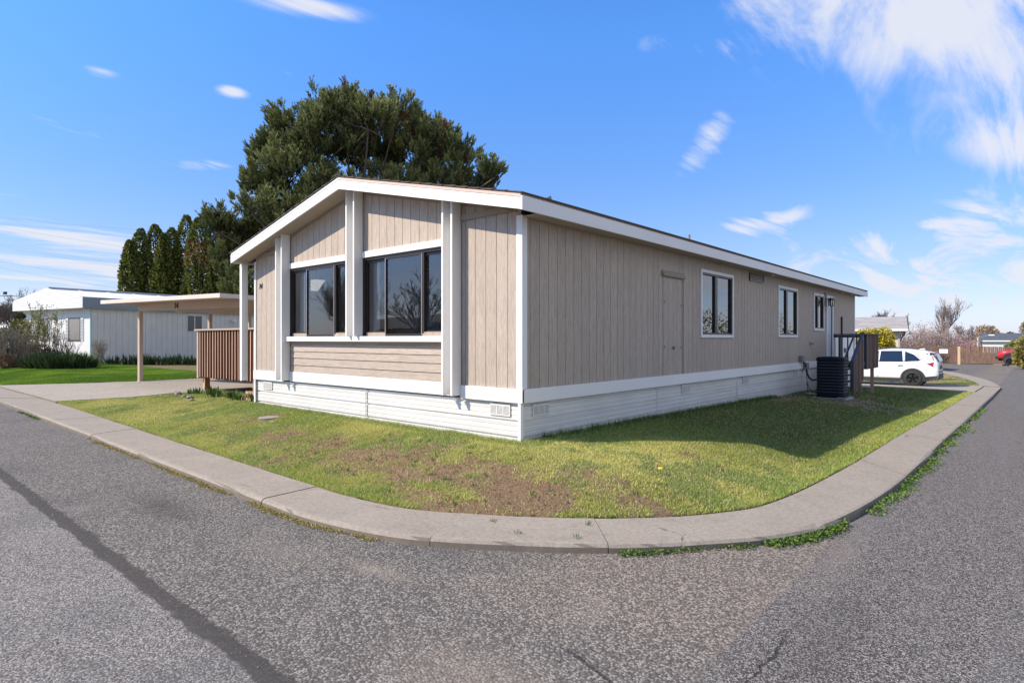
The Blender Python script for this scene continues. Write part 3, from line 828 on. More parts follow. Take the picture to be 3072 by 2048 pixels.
for i in range(len(edges) - 1):
    x1, x0 = edges[i], edges[i + 1]
    if x0 > -1.34 or x1 < -6.0:           # plain panels beside the bays
        board_front(x0, x1, 1.10)
    elif x1 > -1.34 > x0:
        board_front(-1.34, x1, 1.10); board_front(x0, -1.34, wz1 + .10)
    elif x1 > -6.0 > x0:
        board_front(x0, -6.0, 1.10); board_front(-6.0, x1, wz1 + .10)
    else:
        board_front(x0, x1, wz1 + .10)
# lap boards under the windows
for z0, z1 in ((1.12, 1.272), (1.276, 1.411), (1.415, 1.538), (1.542, 1.682), (1.686, 1.735)):
    m = MB(); m.hexa([(-5.98, -.012, z0), (-1.36, -.012, z0), (-1.36, .012, z0), (-5.98, .012, z0)], [(-5.98, .002, z1), (-1.36, .002, z1), (-1.36, .012, z1), (-5.98, .012, z1)])
    m.build('lap_board', M['lap'], wallo)
# long wall boards, one by one as far as they can be told apart
OPS = [(5.64, 7.32, 1.84, 3.19), (10.52, 12.17, 1.86, 3.20), (13.91, 15.02, 2.07, 3.20), (15.38, 16.19, .95, 3.17), (3.99, 4.78, 1.10, 2.93), (16.55, 19.2, 1.08, 1.95)]
ys = [.02, .168 - .0001] + [.168 + .2032 * k for k in range(1, 95)]
ys = [.02] + [.168 + .2032 * k for k in range(0, 95)] + [HL - .02]
far = MB()
def side_spans(a, b):
    sp = [(1.10, 3.405)]
    for o0, o1, zb, zt2 in OPS:
        if b > o0 + .02 and a < o1 - .02 and (a + b) / 2 > o0 and (a + b) / 2 < o1:
            new = []
            for s0, s1 in sp:
                if zb > s0: new.append((s0, min(zb, s1)))
                if zt2 < s1: new.append((max(zt2, s0), s1))
            sp = new
    return sp
for a, b in zip(ys[:-1], ys[1:]):
    for z0, z1 in side_spans(a, b):
        if z1 - z0 < .01: continue
        if b < 12.6:
            m = MB(); m.box(-T + .001, 0, a + .0045, b - .0045, z0, z1); m.build('siding_board', M['siding'], wallo)
        else: far.box(-T + .001, 0, a + .004, b - .004, z0, z1)
far.build('siding_boards', M['siding'], wallo, kind='stuff')
# utility door set flush in the siding, with its drip hood and hasp
ud = MB()
ud.box(.001, .012, 3.985, 4.02, 1.10, 2.93).box(.001, .012, 4.745, 4.78, 1.10, 2.93)
u = ud.build('utility_door', M['siding'], home)
for a in (4.024, 4.204, 4.384, 4.564):
    m = MB(); m.box(-.010, .008, a, min(a + .174, 4.742), 1.105, 2.925); m.build('door_board', M['siding'], u)
m = MB(); m.prism([(-.005, 2.93), (.05, 2.93), (.055, 2.955), (.035, 3.00), (.02, 3.02), (.02, 3.035), (-.005, 3.035)], 3.93, 4.84, 'y'); m.build('drip_hood', M['tan_trim'], u)
m = MB(); m.box(.0, .03, 4.34, 4.43, 1.610, 1.635); m.box(.0, .045, 4.37, 4.39, 1.59, 1.64); m.build('latch', M['grey_plastic'], u)
for y, z in ((4.03, 2.46), (4.03, 1.64), (4.73, 2.42), (4.73, 1.62)):
    m = MB(); m.box(0, .02, y - .02, y + .02, z - .025, z + .025); m.build('hinge', M['tan_trim'], u)

# belly band, three pieces across the front and one down the side
def band(x0, x1, y0, y1, z0, z1, zy=None):
    m = MB(); m.box(x0, x1, y0, y1, z0, z1); return m.build('belly_band', M['trim_h'], home, bevel=.003)
band(-1.139, .034, -.034, -.0005, .93, 1.115)
band(-5.97, -1.372, -.022, -.013, .948, 1.138)
band(-HW - .03, -6.232, -.034, -.0005, .93, 1.118)
m = MB(); m.hexa([(.001, -.033, .931), (.034, -.033, .931), (.034, HL + .03, .905), (.001, HL + .03, .905)], [(.001, -.033, 1.115), (.034, -.033, 1.115), (.034, HL + .03, 1.098), (.001, HL + .03, 1.098)])
m.build('belly_band', M['trim_h'], home, bevel=.003)
# corner boards
m = MB(); m.box(-.085, .020, -.020, -.0005, 1.117, 3.42); m.build('corner_board', M['trim'], home, bevel=.003)
m = MB(); m.box(.0005, .020, -.0005, .085, 1.117, 3.42); m.build('corner_board', M['trim'], home, bevel=.003)
m = MB(); m.box(-HW - .020, -HW + .045, -.020, -.0005, 1.12, 3.42); m.build('corner_board', M['trim'], home, bevel=.003)
m = MB(); m.box(.0005, .016, HL - .06, HL + .02, 1.10, 3.40); m.build('corner_board', M['trim'], home)
# frieze boards level with the eaves
m = MB(); m.prism([(-1.135, 3.483), (-.14, 3.483), (-.34, 3.566), (-1.135, 3.568)], -.034, -.0005); m.build('frieze_board', M['tan_trim'], home)
m = MB(); m.prism([(-HW + .16, 3.497), (-6.238, 3.497), (-6.238, 3.582), (-HW + .40, 3.575)], -.034, -.0005); m.build('frieze_board', M['tan_trim'], home)
# cove strip where the siding meets the soffit
for a, b in ((-HW + .05, PX), (PX, -.09)):
    m = MB(); za, zb = zsoff(a), zsoff(b)
    m.hexa([(a, -.016, za - .05), (b, -.016, zb - .05), (b, -.0006, zb - .05), (a, -.0006, za - .05)], [(a, -.016, za - .002), (b, -.016, zb - .002), (b, -.0006, zb - .002), (a, -.0006, za - .002)])
    m.build('cove_strip', M['tan_trim'], home)
# pilasters: pairs of deep fins; the middle pair stands on the window sill
def pilaster(l0, l1, r0, r1, zb, zt, name='pilaster'):
    root = MB()
    for a, b in ((l0, l1), (r0, r1)):
        za = zsoff(a) if zt is None else zt; zb_ = zsoff(b) if zt is None else zt
        root.hexa([(a, -.19, zb), (b, -.19, zb), (b, -.0155, zb), (a, -.0155, zb)], [(a, -.19, za - .004), (b, -.19, zb_ - .004), (b, -.0155, zb_ - .004), (a, -.0155, za - .004)])
    root.hexa([(l1, -.030, zb + .002), (r0, -.030, zb + .002), (r0, -.016, zb + .002), (l1, -.016, zb + .002)],
              [(l1, -.030, zsoff(l1) - .006), (r0, -.030, zsoff(r0) - .006), (r0, -.016, zsoff(r0) - .006), (l1, -.016, zsoff(l1) - .006)])
    return root.build(name, M['trim'], home, bevel=.003)
pilaster(-6.230, -6.192, -6.012, -5.972, .967, None)
pilaster(-3.799, -3.762, -3.580, -3.541, 1.828, None)
pilaster(-1.370, -1.332, -1.180, -1.141, .968, None)
# head trim and sill
for a, b in ((-5.970, -3.801), (-3.539, -1.372)):
    m = MB(); m.box(a, b, -.045, .010, 3.158, 3.262); m.build('head_trim', M['trim_h'], home, bevel=.003)
m = MB(); m.box(-5.970, -1.372, -.115, .010, 1.737, 1.826); m.build('window_sill', M['trim_h'], home, bevel=.004)

# ---- front windows
def pane(parent, x0, x1, y, z0, z1, fr, mat='bronze', g='glass', tk=.02, bead=None, name='sash'):
    """sliding sash: four rails and a pane of glass, in the plane y"""
    m = MB()
    m.box(x0, x1, y - tk, y + tk, z0, z0 + fr * 1.1).box(x0, x1, y - tk, y + tk, z1 - fr, z1)
    m.box(x0, x0 + fr, y - tk, y + tk, z0 + fr * 1.1, z1 - fr).box(x1 - fr, x1, y - tk, y + tk, z0 + fr * 1.1, z1 - fr)
    o = m.build(name, M[mat], parent)
    m = MB(); m.add([(x0 + fr, y, z0 + fr), (x1 - fr, y, z0 + fr), (x1 - fr, y, z1 - fr), (x0 + fr, y, z1 - fr)], [(0, 1, 2, 3)])
    m.build('pane', M[g], parent)
    return o
def front_window(x0, x1, s1, s2):
    w = MB()
    z0, z1 = 1.829, 3.155
    w.box(x0, x1, -.010, .09, z1 - .045, z1).box(x0, x1, .030, .09, z0, z0 + .04)
    w.box(x0, x0 + .045, -.010, .09, z0 + .04, z1 - .045).box(x1 - .045, x1, -.010, .09, z0 + .04, z1 - .045)
    wo_ = w.build('window', M['bronze'], home)
    pane(wo_, x0 + .046, s1 + .02, .045, z0 + .045, z1 - .05, .035)
    pane(wo_, s2 - .02, x1 - .046, .045, z0 + .045, z1 - .05, .035)
    pane(wo_, s1, s2, .008, z0 + .012, z1 - .047, .022, 'bronze')
    m = MB(); m.box(s2 - .0, s2 + .045, -.008, .028, z0 + .041, z1 - .046); m.build('mullion', M['bronze'], wo_)
    for p, q in ((x0 + .10, s1 - .002), (s2 + .002, x1 - .05)):
        m = MB(); m.box(p, q, -.004, .029, z0 + .001, z0 + .062); m.build('track', M['bronze_lt'], wo_)
    m = MB(); m.box(s1 - .001, s1 + .008, -.0125, -.0118, z0 + .014, z1 - .05); m.box(s2 - .008, s2, -.0125, -.0118, z0 + .014, z1 - .05); m.build('bead', M['alu'], wo_)
    return wo_
front_window(-5.99, -3.79, -5.37, -4.43)
front_window(-3.55, -1.362, -2.93, -2.01)
# ---- the room behind them
M['room'] = simple('interior wall paint', (.86, .85, .82), .9, .03, 2)
M['carpet'] = simple('carpet', (.5, .46, .41), 1, .1, 4)
m = MB(); m.box(-7.2, -.2, 3.2, 3.3, .95, 3.40).box(-7.33, -7.2, .11, 3.2, .95, 3.40).box(-.25, -.12, .11, 3.2, .95, 3.40).box(-7.2, -.25, .11, 3.2, 3.40, 3.46)
m.build('inner_wall', M['room'], home)
m = MB(); m.box(-7.3, -.12, .11, HL - .1, .90, .949); m.build('inner_floor', M['carpet'], home)
m = MB(); m.box(-6.45, -6.33, 1.1, 1.2, .96, 2.62); m.build('inner_post', M['white_plastic'], home)
m = MB(); m.box(-5.9, -5.1, 3.14, 3.198, .96, 2.95); m.build('inner_door', M['door_blue'], home)
m = MB(); m.box(-3.48, -3.30, .16, .20, 1.85, 3.13); m.box(-5.90, -5.72, .16, .20, 1.85, 3.13); m.build('curtain', M['room'], home)
# ceiling light in the left bay: a glowing shade
me_, n_, b_ = newmat('lit lamp shade'); b_.inputs['Base Color'].default_value = (.9, .88, .84, 1); b_.inputs['Emission Color'].default_value = (1, .95, .88, 1); b_.inputs['Emission Strength'].default_value = .35
lampo = empty('ceiling_lamp', (-6.60, .94, 2.95), 0, 'white triangular lamp shade hanging inside the left front window', 'lamp')
m = MB(); m.add([(-.20, -.12, .10), (.16, -.12, .10), (-.14, -.12, -.12), (-.20, .12, .10), (.16, .12, .10), (-.14, .12, -.12)], [(0, 2, 1), (3, 4, 5), (0, 1, 4, 3), (1, 2, 5, 4), (2, 0, 3, 5)]); m.build('shade', me_, lampo)
m = MB(); m.tube([(0, 0, .10), (0, 0, .68)], .006); m.build('cord', M['black'], lampo)

# ---- side windows with white casing
def side_window(y0, y1, z0, z1, mull):
    c = .062
    w = MB()
    w.box(.001, .028, y0, y1, z1 - c, z1).box(.001, .028, y0, y1, z0, z0 + c).box(.001, .028, y0, y0 + c, z0 + c, z1 - c).box(.001, .028, y1 - c, y1, z0 + c, z1 - c)
    wo_ = w.build('window', M['trim'], home, bevel=.002)
    a, b, zb, zt2 = y0 + c + .001, y1 - c - .001, z0 + c + .001, z1 - c - .001
    m = MB(); f = .035
    m.box(-.07, .012, a, b, zt2 - f, zt2).box(-.07, .012, a, b, zb, zb + f).box(-.07, .012, a, a + f, zb + f, zt2 - f).box(-.07, .012, b - f, b, zb + f, zt2 - f)
    m.build('frame', M['bronze'], wo_)
    m = MB(); m.box(-.05, .006, mull - .06, mull + .06, zb + f, zt2 - f); m.build('mullion', M['bronze'], wo_)
    for p, q in ((a + f, mull - .06), (mull + .06, b - f)):
        m = MB(); m.add([(-.030, p, zb + f), (-.030, q, zb + f), (-.030, q, zt2 - f), (-.030, p, zt2 - f)], [(0, 1, 2, 3)]); m.build('pane', M['glass_side'], wo_)
side_window(5.61, 7.35, 1.81, 3.205, 6.42)
side_window(10.49, 12.20, 1.83, 3.20, 11.26)
side_window(13.88, 15.05, 2.04, 3.20, 14.38)
# ---- back door, reached from the small landing
d = MB(); d.box(.001, .03, 15.36, 15.45, 1.10, 3.20).box(.001, .03, 16.12, 16.20, 1.10, 3.20).box(.001, .03, 15.45, 16.12, 3.115, 3.20)
do = d.build('door', M['trim'], home, bevel=.002)
m = MB(); m.box(-.06, -.02, 15.452, 16.118, 1.10, 3.113); m.build('door_leaf', M['door_blue'], do)
m = MB(); m.tube([(-.02, 15.53, 2.0), (.03, 15.53, 2.0)], .025); m.build('knob', M['alu'], do)
m = MB(); m.box(.0, .012, 16.55, 19.2, 1.11, 1.95); m.build('panel', M['white_plastic'], home, label='plain white panel low on the wall behind the landing')
m = MB(); m.box(.001, .05, 17.33, 17.40, 1.96, 2.56); m.box(.013, .05, 17.33, 17.40, 1.12, 1.96); m.build('conduit', M['black'], home)
m = MB(); m.box(.013, .07, 17.75, 17.90, 1.30, 1.46); m.tube([(.06, 17.82, 1.30), (.09, 17.85, 1.2), (.06, 17.9, 1.12)], .012); m.build('outlet', M['grey_plastic'], home)
# gable of the long wall: louvred vent high under the eaves
v = MB(); y0, y1, z0, z1 = 8.37, 9.34, 3.165, 3.355
v.box(.001, .03, y0, y1, z1 - .03, z1).box(.001, .03, y0, y1, z0, z0 + .03).box(.001, .03, y0, y0 + .03, z0 + .03, z1 - .03).box(.001, .03, y1 - .03, y1, z0 + .03, z1 - .03)
vo = v.build('wall_vent', M['bronze'], home)
for k in range(3):
    m = MB(); z = z0 + .04 + k * .045; m.hexa([(.004, y0 + .031, z), (.004, y1 - .031, z), (.002, y1 - .031, z + .03), (.002, y0 + .031, z + .03)], [(.022, y0 + .031, z), (.022, y1 - .031, z), (.008, y1 - .031, z + .04), (.008, y0 + .031, z + .04)]); m.build('slat', M['tan_trim'], vo)
# ---- skirting: pressed metal sheets, each swept from one profile
def skirt_profile(z_lo, z_hi):
    pts = []
    z = z_hi
    zs_ = []
    base = .671
    k = -2
    ev = []
    for k in range(-4, 4):
        zz_ = base + .216 * k
        ev += [(zz_ + .024, .024), (zz_ + .010, -.004), (zz_ - .008, -.004), (zz_ - .014, .028)]
        for j in (1, 2):
            w = zz_ - .216 + .216 * j / 3
            ev += [(w + .020, .024), (w, .0185), (w - .006, .026)]
    ev = sorted([e for e in ev if z_lo + .005 < e[0] < z_hi - .005], reverse=True)
    return [(z_hi, .022)] + ev + [(z_lo, .022)]
def skirt(p0, p1, out, z_lo, name='skirting'):
    """sheet from p0 to p1 on the ground plan; out is the outward normal"""
    m = MB(); prof = skirt_profile(z_lo, .925)
    vs = []; fs = []; n = len(prof)
    for p in (p0, p1):
        for z, d in prof: vs.append((p[0] + out[0] * (d - .045), p[1] + out[1] * (d - .045), z))
    for i in range(n - 1): fs.append((i, i + 1, n + i + 1, n + i))
    m.add(vs, fs); o = m.build(name, M['skirt'], home); return o
for a, b in ((-HW + .03, -3.475), (-3.465, -.03)): skirt((a, 0), (b, 0), (0, -1), .28)
for a, b in ((.03, 3.8), (3.81, 7.638), (7.648, 11.4), (11.41, 15.2), (15.21, 19.4)): skirt((0, a), (0, b), (1, 0), -.25)
skirt((-HW, 19.4), (-HW, .03), (-1, 0), .1)
m = MB(); m.box(-.05, -.004, -.026, -.020, .25, .928).box(-.006, -.0, -.026, .03, .25, .928); m.build('skirt_corner', M['trim'], home)
m = MB(); m.box(-HW - .004, -HW + .045, -.026, -.020, .25, .928).box(-HW - .004, -HW + .002, -.02, .06, .25, .928); m.build('skirt_corner', M['trim'], home)
m = MB(); m.box(-3.478, -3.462, -.005, -.001 + .0, .28, .925).box(-.003, .0, 7.635, 7.65, .15, .92); m.build('skirt_joint', M['alu'], home)
def skirt_vent(c, along, w=.37, h=.155, z0=.735):
    """framed louvre; along = 'x' on the front, 'y' on the side"""
    f = lambda a, d, z: (a, -d, z) if along == 'x' else (d, a, z)
    def bx(m, a0, a1, d0, d1, z0_, z1_):
        P = [f(a0, d1, z0_), f(a1, d1, z0_), f(a1, d0, z0_), f(a0, d0, z0_)]
        Q = [f(a0, d1, z1_), f(a1, d1, z1_), f(a1, d0, z1_), f(a0, d0, z1_)]
        if along == 'y': P = P[::-1]; Q = Q[::-1]
        m.hexa(P, Q)
    m = MB(); b = .016; o = .024 if along == 'x' else .024
    d0, d1 = -.015, -.002
    a0, a1 = c - w / 2, c + w / 2
    bx(m, a0, a1, d0, d1, z0, z0 + b); bx(m, a0, a1, d0, d1, z0 + h - b, z0 + h)
    for k in range(4):
        x = a0 + (w - b) * k / 3; bx(m, x, x + b, d0, d1, z0 + b, z0 + h - b)
    vo = m.build('vent', M['skirt'], home)
    m = MB()
    for k in range(8):
        z = z0 + b + .004 + k * .0155
        for j in range(3):
            x = a0 + (w - b) * j / 3 + b; bx(m, x + .003, x + (w - b) / 3 - b - .003, d0 + .002, d1 - .002, z, z + .009)
    m.build('louvres', M['skirt'], vo)
    m = MB()
    for j in range(3):
        x = a0 + (w - b) * j / 3 + b; bx(m, x, x + (w - b) / 3 - b, d0, d0 + .001, z0 + b, z0 + h - b)
    m.build('mesh', M['grey_plastic'], vo)
skirt_vent(-.40, 'x'); skirt_vent(-6.92, 'x')
for y in (.42, 4.97, 8.17, 12.16): skirt_vent(y, 'y')
m = MB()
for k in range(26):
    x = -.15 - k * .285 + rnd.uniform(-.03, .03)
    for z in (.885 + rnd.uniform(-.02, .02), .70, .50, .30):
        if rnd.random() < .35: m.box(x - .006, x + .006, -.007 + .0, .008, z - .006, z + .006) if False else m.add([(x - .005, .0105, z - .004), (x + .005, .0105, z - .004), (x + .005, .0105, z + .004), (x - .005, .0105, z + .004)], [(0, 1, 2, 3)])
for k in range(52):
    y = .5 + k * .36
    for z in (.885, .735, .54, .36):
        if rnd.random() < .35: m.add([(-.0105, y - .006, z - .005), (-.0105, y + .006, z - .005), (-.0105, y + .006, z + .005), (-.0105, y - .006, z + .005)], [(0, 1, 2, 3)])
m.v = [(x, y - .026 if y < .02 else y, z) if abs(y - .0105) < .001 else (x + .012, y, z) for x, y, z in m.v]
m.build('screw_heads', M['grey_plastic'], home, kind='stuff')

# ---- roof
def zrf(x, base=ZPK): return base - SL * abs(x - PX)
XL, XR = PX - (HW / 2 + EX) , PX + (HW / 2 + EX)
YF, YB = -EY, HL + .62
roof = MB()
for a, b in ((XL, PX), (PX, XR)):
    lo = .165; 
    roof.hexa([(a, YF + .03, zrf(a) + .155), (b, YF + .03, zrf(b) + .155), (b, YB, zrf(b) + .155), (a, YB, zrf(a) + .155)], [(a, YF + .03, zrf(a) + .20), (b, YF + .03, zrf(b) + .20), (b, YB, zrf(b) + .20), (a, YB, zrf(a) + .20)])
ro = roof.build('roof', M['bare_wood'], home)
# shingle courses on the two slopes
for sgn in (-1, 1):
    n = 17
    for k in range(n):
        m = MB()
        x0 = PX + sgn * (HW / 2 + EX + .03) * (1 - k / n); x1 = PX + sgn * (HW / 2 + EX + .03) * (1 - (k + 1) / n) - sgn * .03
        if k == n - 1: x1 = PX
        z0 = zrf(x0) + .203; z1 = zrf(x1) + .203
        ysn = [YF - .02, .8, 3, 6, 10, 14, 18, YB + .02]
        vs = []; fs = []
        for y in ysn:
            j = rnd.uniform(-.004, .006)
            vs += [(x0, y, z0), (x0, y, z0 + .022 + j), (x1, y, z1 + .012), (x1, y, z1)]
        for i in range(len(ysn) - 1):
            for q in range(4): fs.append((i * 4 + q, i * 4 + (q + 1) % 4, (i + 1) * 4 + (q + 1) % 4, (i + 1) * 4 + q))
        fs += [(3, 2, 1, 0), (28, 29, 30, 31)]
        m.add(vs, fs).build('shingle_course', M['shingle'], ro)
m = MB(); m.prism([(PX - .14, zrf(PX - .14) + .232), (PX, ZPK + .242), (PX + .14, zrf(PX + .14) + .232), (PX, ZPK + .226)], YF - .03, YB + .02); m.build('ridge_cap', M['shingle'], ro)
m = MB(); m.add([(XR + .02, -.30, zrf(XR) + .212), (XR + .02, .22, zrf(XR) + .210), (XR - .10, .22, zrf(XR) + .245), (XR - .02, .26, zrf(XR) + .285), (XR - .06, .34, zrf(XR) + .235), (XR - .20, .0, zrf(XR) + .25)], [(0, 1, 2), (0, 2, 5), (2, 3, 4), (1, 3, 2), (1, 4, 3)])
m.build('lifted_shingle', M['rubber'], ro, label='torn shingle curling up at the front corner of the eaves')
# gable fascia: wide white board, thin drip board above it
for nm, mt, dz0, dz1, yo in (('fascia', 'trim_h', 0, .150, 0), ('drip_board', 'bare_wood', .152, .198, -.006)):
    for a, b in ((XL, PX), (PX, XR)):
        m = MB(); y0, y1 = YF + yo, YF + .028
        m.hexa([(a, y0, zrf(a) + dz0), (b, y0, zrf(b) + dz0), (b, y1, zrf(b) + dz0), (a, y1, zrf(a) + dz0)], [(a, y0, zrf(a) + dz1), (b, y0, zrf(b) + dz1), (b, y1, zrf(b) + dz1), (a, y1, zrf(a) + dz1)])
        m.build(nm, M['trim_h'] if (nm == 'drip_board' and a < PX - 1) else M[mt], ro, bevel=.002)
    for a, b in ((XL, PX), (PX, XR)):
        m = MB(); y0, y1 = YB - .028, YB
        m.hexa([(a, y0, zrf(a) + dz0), (b, y0, zrf(b) + dz0), (b, y1, zrf(b) + dz0), (a, y1, zrf(a) + dz0)], [(a, y0, zrf(a) + dz1), (b, y0, zrf(b) + dz1), (b, y1, zrf(b) + dz1), (a, y1, zrf(a) + dz1)])
        m.build(nm, M['trim_h'], ro)
# eaves fascia
zr0 = zrf(XR)
for xx0, xx1 in ((XR + .001, XR + .026), (XL - .026, XL - .001)):
    m = MB(); m.box(xx0, xx1, YF - .004, YB + .004, zr0 - .008, zr0 + .168); m.build('fascia', M['trim_h'], ro, bevel=.002)
# soffits: sloping under the gable overhang, level under the eaves
for a, b in ((XL + .02, PX), (PX, XR - .02)):
    for y0, y1 in ((YF + .03, -.0006), (HL + .001, YB - .03)):
        m = MB(); m.hexa([(a, y0, zrf(a) + .030), (b, y0, zrf(b) + .030), (b, y1, zrf(b) + .030), (a, y1, zrf(a) + .030)], [(a, y0, zrf(a) + .044), (b, y0, zrf(b) + .044), (b, y1, zrf(b) + .044), (a, y1, zrf(a) + .044)])
        m.build('soffit', M['soffit'], ro)
for a, b in ((XL, -HW - .001), (.022, XR)):
    m = MB(); m.box(a, b, .0, YB - .031, zr0 + .003, zr0 + .014); m.build('soffit', M['soffit'], ro)
m = MB(); m.tube([(-.55, 6.3, zrf(-.55) + .2), (-.55, 6.3, zrf(-.55) + .46)], .025, 8); m.build('vent_pipe', M['grey_plastic'], ro)
# hanging white post under the left eaves
m = MB(); m.box(-7.82, -7.72, -.165, -.03, .89, 3.375).box(-7.815, -7.725, -.155, -.04, 3.375, 3.395)
m.build('porch_post', M['trim'], home, bevel=.004)
# black numerals "14"
def numerals(parent, o, u, hgt, name='numeral', slant=.25, mat='black', n=(0, -1, 0), d=.012, w=.018):
    """the digits 1 and 4 as raised bars; o = lower left point, u = unit vector along the line"""
    u = Vector(u); nn = Vector(n); up = Vector((0, 0, 1)); o = Vector(o)
    P = lambda a, b: o + u * (a + slant * b) * hgt + up * b * hgt + nn * d / 2
    m = MB(); m.bar(P(.1, 0), P(.1, 1), w, d, n); m.bar(P(.1, 1), P(-.08, .8), w * .8, d, n); m.build(name, M[mat], parent)
    m = MB(); m.bar(P(.88, 0), P(.88, 1), w, d, n); m.bar(P(.88, 1), P(.38, .35), w, d, n); m.bar(P(.38, .35), P(1.1, .35), w, d, n); m.build(name, M[mat], parent)
numerals(home, (-7.25, -.0005, 2.835), (1, 0, 0), .11, w=.011)
# soffit lights, hose bib, disconnect box with its lines
for y in (9.6, 16.9, 18.3):
    m = MB(); m.lathe([(.0, -.03), (.035, -.025), (.04, 0)], (.16, y, zr0 - .012), 'z', 10); m.build('eave_light', M['white_plastic'], home, smooth=True)
m = MB(); m.tube([(0, 13.5, 1.64), (.09, 13.5, 1.64), (.10, 13.5, 1.60)], .016); m.tube([(.07, 13.46, 1.67), (.07, 13.54, 1.67)], .012); m.box(.0, .015, 13.44, 13.56, 1.58, 1.70); m.build('hose_bib', M['tan_trim'], home)
m = MB(); m.box(.001, .10, 12.34, 12.60, 1.115, 1.30); m.build('disconnect_box', M['grey_plastic'], home, bevel=.006)
m = MB(); m.box(.036, .13, 12.66, 12.94, .90, 1.10); m.build('line_box', M['grey_plastic'], home, bevel=.01)
m = MB(); m.box(.036, .135, 12.64, 12.96, 1.10, 1.125); m.build('line_box_cap', M['white_plastic'], home)
m = MB(); m.tube([(.10, 12.45, 1.13), (.12, 12.55, 1.05), (.12, 12.7, .95)], .016)
m.build('conduit', M['black'], home, smooth=True)
m = MB(); m.tube(lerp_path([(.09, 0), (.10, 0)], 1).tolist() and [(.09, 12.8, .92), (.12, 12.75, .78), (.22, 12.6, .66), (.38, 12.3, .62), (.55, 12.05, .66), (.72, 11.9, .72)], .026, 8); m.build('refrigerant_line', M['rubber'], home, smooth=True)
m = MB(); m.tube([(.09, 12.78, .95), (.10, 12.76, .78), (.14, 12.66, .56), (.22, 12.5, .40), (.4, 12.2, .30), (.62, 11.95, .27)], .010, 6)
m.tube([(.10, 12.78, .8), (.12, 12.72, .55), (.10, 12.85, .40), (.09, 12.9, .28), (.10, 12.88, .2)], .008, 6); m.build('cable', M['black'], home, smooth=True)
m = MB(); m.tube([(.18, 12.3, .245), (.7, 11.95, .24)], .022, 8); m.build('drain_pipe', M['white_plastic'], home, smooth=True)
# twin carriage lamps by the back door
for y, lb in ((15.20, 'black carriage lamp beside the back door, nearer the street corner'), ):
    L = empty('wall_lamp', (0.0, 15.21, 3.0), 0, 'black twin carriage lamp on the wall between the small window and back door', 'lamp')
    m = MB(); m.box(.001, .02, -.05, .05, -.16, .28); m.build('back_plate', M['black'], L)
    m = MB(); m.tube([(.02, 0, .06), (.10, 0, .09), (.17, 0, .03)], .012); m.build('arm', M['black'], L)
    for dx, dy in ((.19, -.12), (.19, .12)):
        m = MB(); m.lathe([(.005, .13), (.02, .10), (.085, .035), (.09, .02)], (dx, dy, -.01), 'z', 6); m.tube([(.17, 0, .03), (dx, dy, .10)], .01); m.build('lamp_cap', M['black'], L)
        m = MB()
        for k in range(6):
            t = math.pi / 3 * k; a, b = math.cos(t), math.sin(t)
            m.bar((dx + a * .075, dy + b * .075, .01), (dx + a * .055, dy + b * .055, -.15), .009)
        m.lathe([(.001, -.16), (.06, -.16), (.06, -.145), (.001, -.145)], (dx, dy, 0), 'z', 6); m.build('cage', M['black'], L)
        m = MB(); m.lathe([(.068, .01), (.05, -.145)], (dx, dy, 0), 'z', 6); m.build('lamp_glass', M['glass'], L)
# ------------------------------------------------------------------ porch deck left of the house
dk = empty('porch_deck', (-12.4, .8, .36), 0, 'raised wooden porch with upright red brown slats beside the left end of the beige house', 'porch')
o = (-12.4, .8, .36)
def D(): return MB(o)
for i, x in enumerate([-12.34 + .166 * k for k in range(29)]):
    m = D(); w = .036; jz = rnd.uniform(-.015, .015); jx = rnd.uniform(-.008, .008); tw = rnd.uniform(-.006, .006)
    if x > -7.60: break
    m.hexa([(x + jx, .79, .74 + jz), (x + w + jx, .79, .74 + jz), (x + w + jx, .90, .70 + jz), (x + jx, .90, .70 + jz)],
           [(x + tw, .79, 2.01), (x + w + tw, .79, 2.01), (x + w + tw, .89, 2.01), (x + tw, .89, 2.01)])
    m.build('slat', M['wood_deck'], dk)
m = D(); m.box(-12.60, -9.0, .745, .90, 2.012, 2.055); m.build('top_rail', M['wood_edge'], dk)
m = D(); m.box(-8.98, -7.5, .80, .90, 2.012, 2.050); m.build('top_rail', M['wood_dark'], dk)
m = D(); m.box(-12.52, -12.42, .785, .90, .70, 2.01); m.build('newel', M['wood_edge'], dk)
m = D(); m.box(-12.50, -7.5, .905, .945, .80, .96).box(-12.50, -7.5, 3.3, 3.34, .80, .96).box(-12.50, -12.46, .95, 3.3, .80, .96).box(-12.42, -7.5, .905, .935, 1.80, 1.89); m.build('rim_joist', M['wood_deck'], dk)
for k in range(16):
    m = D(); m.box(-12.5, -7.47, .95 + k * .146, .95 + k * .146 + .138, .962, 1.0); m.build('deck_plank', M['wood_edge'], dk)
for x, y in ((-12.36, .98), (-9.05, .98), (-12.36, 3.2), (-9.0, 3.2)):
    m = D(); m.box(x - .07, x + .07, y - .07, y + .07, Hs(x, y) - .1, .80); m.build('post', M['wood_deck'], dk)
for k in range(3):
    m = D(); m.box(-9.0, -8.2, .35 + .0 + k * .16, .35 + k * .16 + .14, .36 + .13 * k, .40 + .13 * k + .02); m.build('step', M['wood_deck'], dk)
m = D(); m.box(-8.18, -8.12, .30, .85, .34, .80); m.build('stringer', M['wood_deck'], dk)
m = D(); m.box(-7.76, -7.66, .42, .52, .34, .93); m.build('post', M['wood_deck'], dk)

